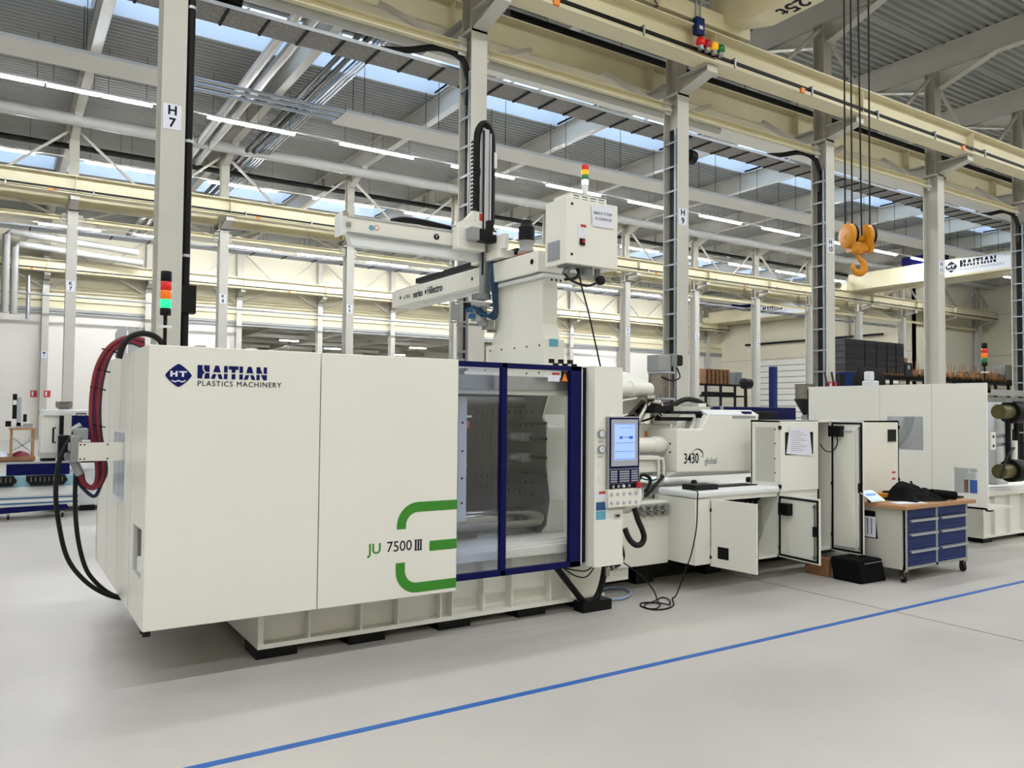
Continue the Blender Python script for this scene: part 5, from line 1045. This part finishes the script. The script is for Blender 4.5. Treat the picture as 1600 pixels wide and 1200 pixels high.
pl2 = MB().box(12.0, 12.4, 5.75, 7.75, .75, 1.95).build('platen', 'white_cold', m2, bevel=.03)
for z in (1.8, .98):
    c = V((11.62, 5.85, z)); MB().cyl((11.56, 5.5, z), (11.85, 5.5, z), .1, 20).build('tie_bar_nut', 'bronze', m2, smooth=True); MB().lathe((11.85, 5.5, z), [(.15, 0), (.16, .02), (.16, .26), (.14, .28)], 24, (1, 0, 0)).build('tie_bar_collar', 'black', m2, smooth=True)
for x in (11.86, 12.1): MB().cyl((x, 5.52, .98), (x, 5.52, 1.8), .035, 10).build('toggle_strut', 'black', m2, smooth=True)
B('cylinder_frame', 'white_cold', m2, 11.9, 12.06, 5.56, 5.6, 1.1, 1.7); MB().cyl((11.97, 5.5, 1.12), (11.97, 5.5, 1.4), .05, 16).build('lubrication_cylinder', 'white', m2, smooth=True); MB().cyl((11.97, 5.5, 1.4), (11.97, 5.5, 1.56), .014, 8).build('cylinder_rod', 'dark', m2, smooth=True)
B('bracket_plate', 'white', m2, 10.9, 11.02, 5.28, 5.3, 1.3, 1.53)
for z in (1.35, 1.47): MB().cyl((10.96, 5.275, z), (10.96, 5.28, z), .02, 10).build('bracket_hole', 'black', m2); MB().cyl((11.0, 5.32, z), (11.9, 5.6, z), .025, 8).build('guide_rod', 'zinc', m2, smooth=True)
MB().tube([(11.95, 5.48, 1.3), (11.75, 5.45, 1.25), (11.55, 5.42, 1.1), (11.4, 5.4, .9)], .018, 7).build('hose', 'rubber', m2, smooth=True); MB().tube([(10.7, 5.3, 1.75), (10.95, 5.4, 1.8), (11.2, 5.6, 1.92)], .03, 8).build('hose', 'white_cold', m2, smooth=True)
tower(m2, 11.1, 5.45, 2.15, False)
B('mast_foot', 'black', m2, 11.05, 11.15, 5.4, 5.5, 2.05, 2.15)
hz_ = 2.17
t = thing('hose_reel', 'white valve unit with a black hose loop on the second machine', 'valve unit', (ex+.4, 7.1, hz_)); MB().lathe((ex+.45, 7.15, hz_+.06), [(.2, -.03), (.24, 0), (.2, .03), (.15, .0)], 26, (1, .5, 0)).build('hose_loop', 'rubber', t, smooth=True)
MB().box(ex+.2, ex+.34, 6.9, 7.1, hz_-.02, hz_+.08).box(ex+.22, ex+.3, 6.95, 7.08, hz_+.08, hz_+.22).build('valve_body', 'white_cold', t, bevel=.02)

# ================================================================== between the machines
t = thing('conveyor_machine', 'low blue and black machine standing behind the tall cabinet', 'machine', (10.1, 8.7, 0))
B('body', 'navy', t, 8.9, 11.3, 8.6, 9.2, .9, 1.85, bevel=.01); B('cover', 'black', t, 9.9, 10.7, 8.5, 8.6, 1.45, 1.78, bevel=.01); B('frame', 'dark', t, 9.0, 11.2, 8.7, 9.1, 0, .9)
B('mast', 'blue', t, 11.1, 11.2, 8.9, 9.0, 1.85, 2.55)
for x in (9.2, 9.45): B('bracket', 'alu', t, x, x+.06, 8.58, 8.6, 1.78, 1.86)
t = thing('hopper_loader', 'dark funnel hopper with a clear top beside column H10', 'hopper', (14.75, 11.0, 1.2)); MB().lathe((14.75, 11.0, 1.72), [(.03, 0), (.05, .02), (.22, .33), (.22, .35)], 20).build('funnel', 'dark', t, smooth=True); MB().lathe((14.75, 11.0, 2.07), [(.2, 0), (.2, .3), (.22, .32)], 20).build('hopper_top', 'hopperglass', t, smooth=True); B('stand', 'zinc', t, 14.7, 14.8, 10.95, 11.05, 0, 1.72)
for i, x in enumerate((16.45, 16.72)):
    t = thing('filter_canister', '%s white filter canister hanging on column H10' % ('left', 'right')[i], 'canister', (x, 11.55, 1.8)); MB().lathe((x, 11.6, 1.85), [(.09, 0), (.11, .03), (.11, .3), (.09, .33), (.05, .36)], 18).build('body', 'white_cold', t, smooth=True); MB().lathe((x, 11.6, 1.75), [(.07, 0), (.1, .03), (.1, .1)], 18).build('cap', 'keygrey', t, smooth=True); MB().tube([(x, 11.6, 2.2), (x+.05, 11.7, 2.5), (x+.2, 11.85, 2.75)], .025, 7).build('hose', 'rubber', t, smooth=True)
tag(MB().box(16.3, 17.15, 11.74, 11.86, 1.2, 2.35).build('switch_panel', 'castgrey', bevel=.01), 'grey backing panel behind the white canisters on column H10', 'panel')
t = thing('fire_sign', 'red fire extinguisher sign on the edge of column H10', 'sign', (17.0, YH-.03, 2.25)); q0, q1 = at(1294, 608, YH-.04), at(1307, 597, YH-.04); B('plate', 'red', t, q0.x, q1.x, YH-.05, YH-.03, q0.z, q1.z); B('pictogram', 'paper', t, q0.x+.05, q0.x+.12, YH-.053, YH-.05, q0.z+.04, q1.z-.03)
t = thing('pedestal_lamp', 'black round pedestal fan head near column K14', 'fan', (23.4, 20, 0)); MB().lathe((23.2, 20, 2.85), [(.12, 0), (.2, .05), (.2, .4), (.1, .46)], 18, (1, .1, 0)).build('head', 'black', t, smooth=True); MB().cyl((23.4, 20, 0), (23.35, 20, 2.7), .06, 10).build('post', 'black', t, smooth=True)

# ================================================================== pallets and racks far right
def pallet(mb, x, y, z, w=1.1, d=.8):
    for k in (0, .5, 1): mb.box(x+k*(w-.13), x+k*(w-.13)+.13, y, y+d, z, z+.1)
    for k in range(5): mb.box(x, x+w, y+k*(d-.12)/4, y+k*(d-.12)/4+.12, z+.1, z+.125)
    return mb
RY = 24.0
rk = thing('pallet_rack', 'long black rack carrying pallets at the far right', 'rack', (43, RY+.5, 0))
B('deck', 'black', rk, 34.6, 54, RY, RY+1.1, 3.62, 3.8)
up_ = B('upright', 'dark', rk, 34.7, 34.85, RY, RY+.12, 0, 3.62)
for i in range(1, 13): dupe(up_, (i*1.55, 0, 0))
B('back_panel', 'wallwhite', rk, 35, 53, RY+1.05, RY+1.08, 2.3, 3.45)
for i in range(5):
    x = 35.5+(0, 1.75, 2.75, 3.68, 4.5)[i]; w = (1.7, .95, .88, .78, .75)[i]
    t = thing('crate_stack', '%s tall film-wrapped stack of dark grey crates on the rack' % ('leftmost', 'second', 'middle', 'fourth', 'rightmost')[i], 'crate stack', (x+w/2, RY+.5, 3.8), 'wrapped crate stacks')
    pallet(MB(), x, RY+.1, 3.8, w-.05, .8).build('pallet', 'pallet', t)
    for j in range(5): B('crate', 'crate', t, x, x+w-.06, RY+.1, RY+.9, 3.93+j*.325, 3.93+j*.325+.318, bevel=.02)
t = thing('grey_box', 'single dark grey box with a white label beside the crate stacks', 'box', (41.3, RY+.5, 3.8)); B('body', 'crate', t, 40.85, 41.5, RY+.1, RY+.9, 3.8, 4.55, bevel=.02); B('label_sheet', 'paper', t, 41.05, 41.2, RY+.09, RY+.1, 4.2, 4.4); B('carton', 'carton', t, 40.9, 41.2, RY+.2, RY+.6, 4.55, 4.8)
WH = ('stacked', 'double', 'single', 'loaded', 'shallow', 'open', 'narrow', 'tidy')
for i in range(8):
    x = 41.8+i*1.22
    t = thing('loaded_pallet', 'wooden pallet with cartons and rods on the rack, number %s from the grey box' % ('one', 'two', 'three', 'four', 'five', 'six', 'seven', 'eight')[i], 'pallet', (x+.5, RY+.5, 3.8), 'loaded pallets on the rack')
    pallet(MB(), x, RY+.1, 3.8).build('pallet', 'pallet', t)
    for j in range(3): h = random.uniform(.15, .4); B('carton', ('carton', 'pallet', 'carton')[j], t, x+.05+j*.34, x+.34+j*.34, RY+.15, RY+.7, 3.93, 3.93+h)
    if i < 6: B('label_sheet', 'paper', t, x+.4, x+.53, RY+.13, RY+.14, 3.98, 4.14)
    for j in range(3): MB().cyl((x+.2+j*.3, RY+.4, 4.0), (x+.2+j*.3, RY+.4, 4.6+.1*(j % 2)), .02, 5).build('rod', 'pallet', t)
t = thing('wrapped_load', 'low grey film-wrapped load at the right end of the rack', 'load', (52.3, RY+.5, 3.8)); B('load', 'crate_grey', t, 51.55, 53.6, RY+.1, RY+.9, 3.93, 4.85, bevel=.03); pallet(MB(), 51.55, RY+.1, 3.8, 2.05).build('pallet', 'pallet', t); B('film', 'filmwrap', t, 51.53, 53.62, RY+.08, RY+.92, 3.94, 4.87)
t = thing('storage_machine', 'dark blue machine housing below the crate stacks', 'machine', (34.2, 22.4, 0)); B('housing', 'blue', t, 32.4, 35.2, 22, 23.2, 0, 3.7, bevel=.02); B('window', 'glass_blue', t, 32.9, 34.2, 21.98, 22, 2.9, 3.4); B('side', 'dark', t, 32.0, 32.4, 22, 23.2, 0, 3.6)
rk2 = thing('pallet_rack', 'dark shelf rack with empty pallets near the back wall', 'rack', (46, 42.5, 0))
for z in (3.95, 3.1): B('shelf', 'black', rk2, 44, 48.9, 42, 43, z-.12, z)
u2 = B('upright', 'dark', rk2, 46.2, 46.4, 42, 42.1, 0, 3.9); dupe(u2, (1.6, 0, 0)); dupe(u2, (-1.6, 0, 0))
for i in range(3):
    for j in range(8):
        if i == 0 and j == 0:
            e0_ = tag(pallet(MB(), 44.6, 42.05, 3.95, .95, .8).build('empty_pallet', 'pallet'), 'lowest empty wooden pallet of the left stack on the far shelf', 'pallet', 'empty pallets on the far shelf')
        else:
            d = dupe(e0_, (i*.88, 0, j*.142)); d['label'] = '%s empty wooden pallet of the %s stack on the far shelf' % (('lowest', 'second lowest', 'third lowest', 'fourth lowest', 'fourth highest', 'third highest', 'second highest', 'topmost')[j], ('left', 'middle', 'right')[i])
for i in range(2): tag(MB().box(47.38+i*.72, 48.03+i*.72, 42.1, 42.8, 3.95, 4.8+.12*i).build('grey_box', 'crate_grey', bevel=.02), '%s grey box beside the empty pallets on the far shelf' % ('left', 'right')[i], 'box')
B('goods', 'dark', rk2, 45.0, 48.2, 42.2, 42.8, 3.1, 3.35)

# ================================================================== far left: third machine, table, crate
m3 = thing('small_molding_machine', 'small white and blue molding machine at the left edge', 'machine', (1.3, 15.6, 0))
B('hood', 'white', m3, .6, .94, 15.2, 16.2, .98, 1.62, bevel=.02); B('roof', 'white_cold', m3, .62, 2.4, 15.15, 16.2, 1.6, 1.7, bevel=.01); B('front', 'black', m3, .86, 1.0, 15.1, 15.2, .78, 1.6); B('slide_panel', 'steelgrey', m3, .92, 1.03, 15.05, 15.1, 1.12, 1.64)
B('blue_panel', 'navy', m3, 1.03, 2.4, 15.12, 15.2, 1.2, 1.6); B('lower_hood', 'steelgrey', m3, .6, .86, 15.18, 16.2, .9, .99); B('drive_box', 'black', m3, .62, .82, 15.2, 15.8, .68, .9); B('black_body', 'black', m3, .86, 1.4, 15.02, 15.1, .82, 1.16)
MB().tube([(.8, 15.09, 1.4), (.77, 15.05, 1.4), (.77, 15.05, 1.16), (.8, 15.09, 1.16)], .015, 6, 1).build('handle', 'black', m3); MB().tube([(1.1, 15.1, 1.6), (1.1, 15.1, 1.64), (1.24, 15.1, 1.64), (1.24, 15.1, 1.6)], .01, 6, 1).build('handle', 'black', m3)
B('base', 'white_cold', m3, .7, 2.4, 15.25, 16.2, .08, .7); B('foot', 'black', m3, 1.2, 1.42, 15.2, 15.4, 0, .09); B('foot', 'black', m3, .7, .9, 15.8, 16.1, 0, .09)
MB().lathe((.94, 15.5, 1.72), [(.1, 0), (.125, .03), (.125, .12)], 16).build('hopper', 'hopperglass', m3, smooth=True); B('hopper_box', 'castgrey', m3, .86, 1.02, 15.42, 15.58, 1.7, 1.82)
tb3 = thing('die_cart', 'low blue and white wheeled cart with black trays at the left', 'cart', (.6, 14.5, 0))
B('deck', 'navy', tb3, .13, .99, 14.6, 14.64, .67, .86); B('trim', 'alu', tb3, .11, .99, 14.59, 14.66, .85, .88)
B('bed', 'teal_pale', tb3, -.6, 1.11, 14.45, 15.0, .5, .66); B('profile', 'white_cold', tb3, -.6, 1.11, 14.42, 14.5, .36, .5)
for z in (.24, .32): B('groove', 'hose_teal', tb3, -.6, 1.11, 14.415, 14.43, z, z+.02)
B('lower_profile', 'white_cold', tb3, -.6, 1.11, 14.43, 14.95, .2, .37); MB().prism([(-.1, 14.4, .1), (.99, 14.4, .14), (.95, 14.4, .21), (.12, 14.4, .2)], (0, .5, 0)).build('skirt', 'navy', tb3)
for i, (x0, x1) in enumerate(((-.3, .27), (.39, .95))):
    tr = MB().prism([(x0+.06, 14.3, .53), (x1-.06, 14.3, .53), (x1, 14.3, .6), (x1-.04, 14.3, .68), (x0, 14.3, .68), (x0, 14.3, .6)], (0, .14, 0)).build('parts_tray', 'black', tb3)
    for j in range(8): B('tray_rib', 'alu', tr, x0+.06+j*.06, x0+.066+j*.06, 14.295, 14.3, .59, .66)
for x in (.17, .9, -.4): MB().cyl((x-.015, 14.5, .035), (x+.015, 14.5, .035), .035, 12).build('castor', 'rubber', tb3, smooth=True); B('castor_fork', 'alu', tb3, x-.02, x+.02, 14.48, 14.52, .07, .1)
wc = thing('shipping_crate', 'open wooden shipping crate on a skid at the far left', 'crate', (.65, 30, 0))
B('skid', 'pallet', wc, -.9, 1.03, 29.5, 31, .03, .16)
for x in (.34, .93):
    for y in (29.6, 30.3): B('post', 'wood', wc, x, x+.07, y, y+.07, .16, 1.0)
B('top_frame', 'wood', wc, .3, 1.02, 29.55, 30.4, 1.0, 1.06)
for a, c in (((.42, 29.6, .35), (.95, 29.6, .7)), ((.42, 29.6, .75), (.9, 29.6, .3))): MB().bar(a, c, .03, .05).build('brace', 'alu', wc)
for i, (x, cN) in enumerate(((-.5, 'carton'), (.1, 'paper'), (.65, 'hose_red'))): MB().lathe((x, 29.8, .16), [(.26, 0), (.22, .1), (.08, .17)], 14).build('wrapped_part', cN, wc, smooth=True)
r3 = thing('small_robot', 'small upright handling robot standing on the wooden frame', 'robot', (.5, 30, 1.06))
B('column', 'alu', r3, .5, .62, 29.95, 30.1, 1.06, 2.05); B('chain', 'black', r3, .38, .5, 29.95, 30.05, 1.35, 2.15); B('chain_cover', 'white_cold', r3, .39, .49, 29.94, 29.95, 1.8, 1.95); B('motor', 'black', r3, .2, .36, 29.95, 30.1, 1.1, 1.28); B('head', 'white_cold', r3, .33, .85, 29.95, 30.1, 1.1, 1.25, bevel=.02); B('gripper_motor', 'black', r3, .68, .78, 29.95, 30.05, 1.25, 1.5); B('carriage', 'castgrey', r3, .7, .95, 29.9, 30.0, 1.06, 1.2)
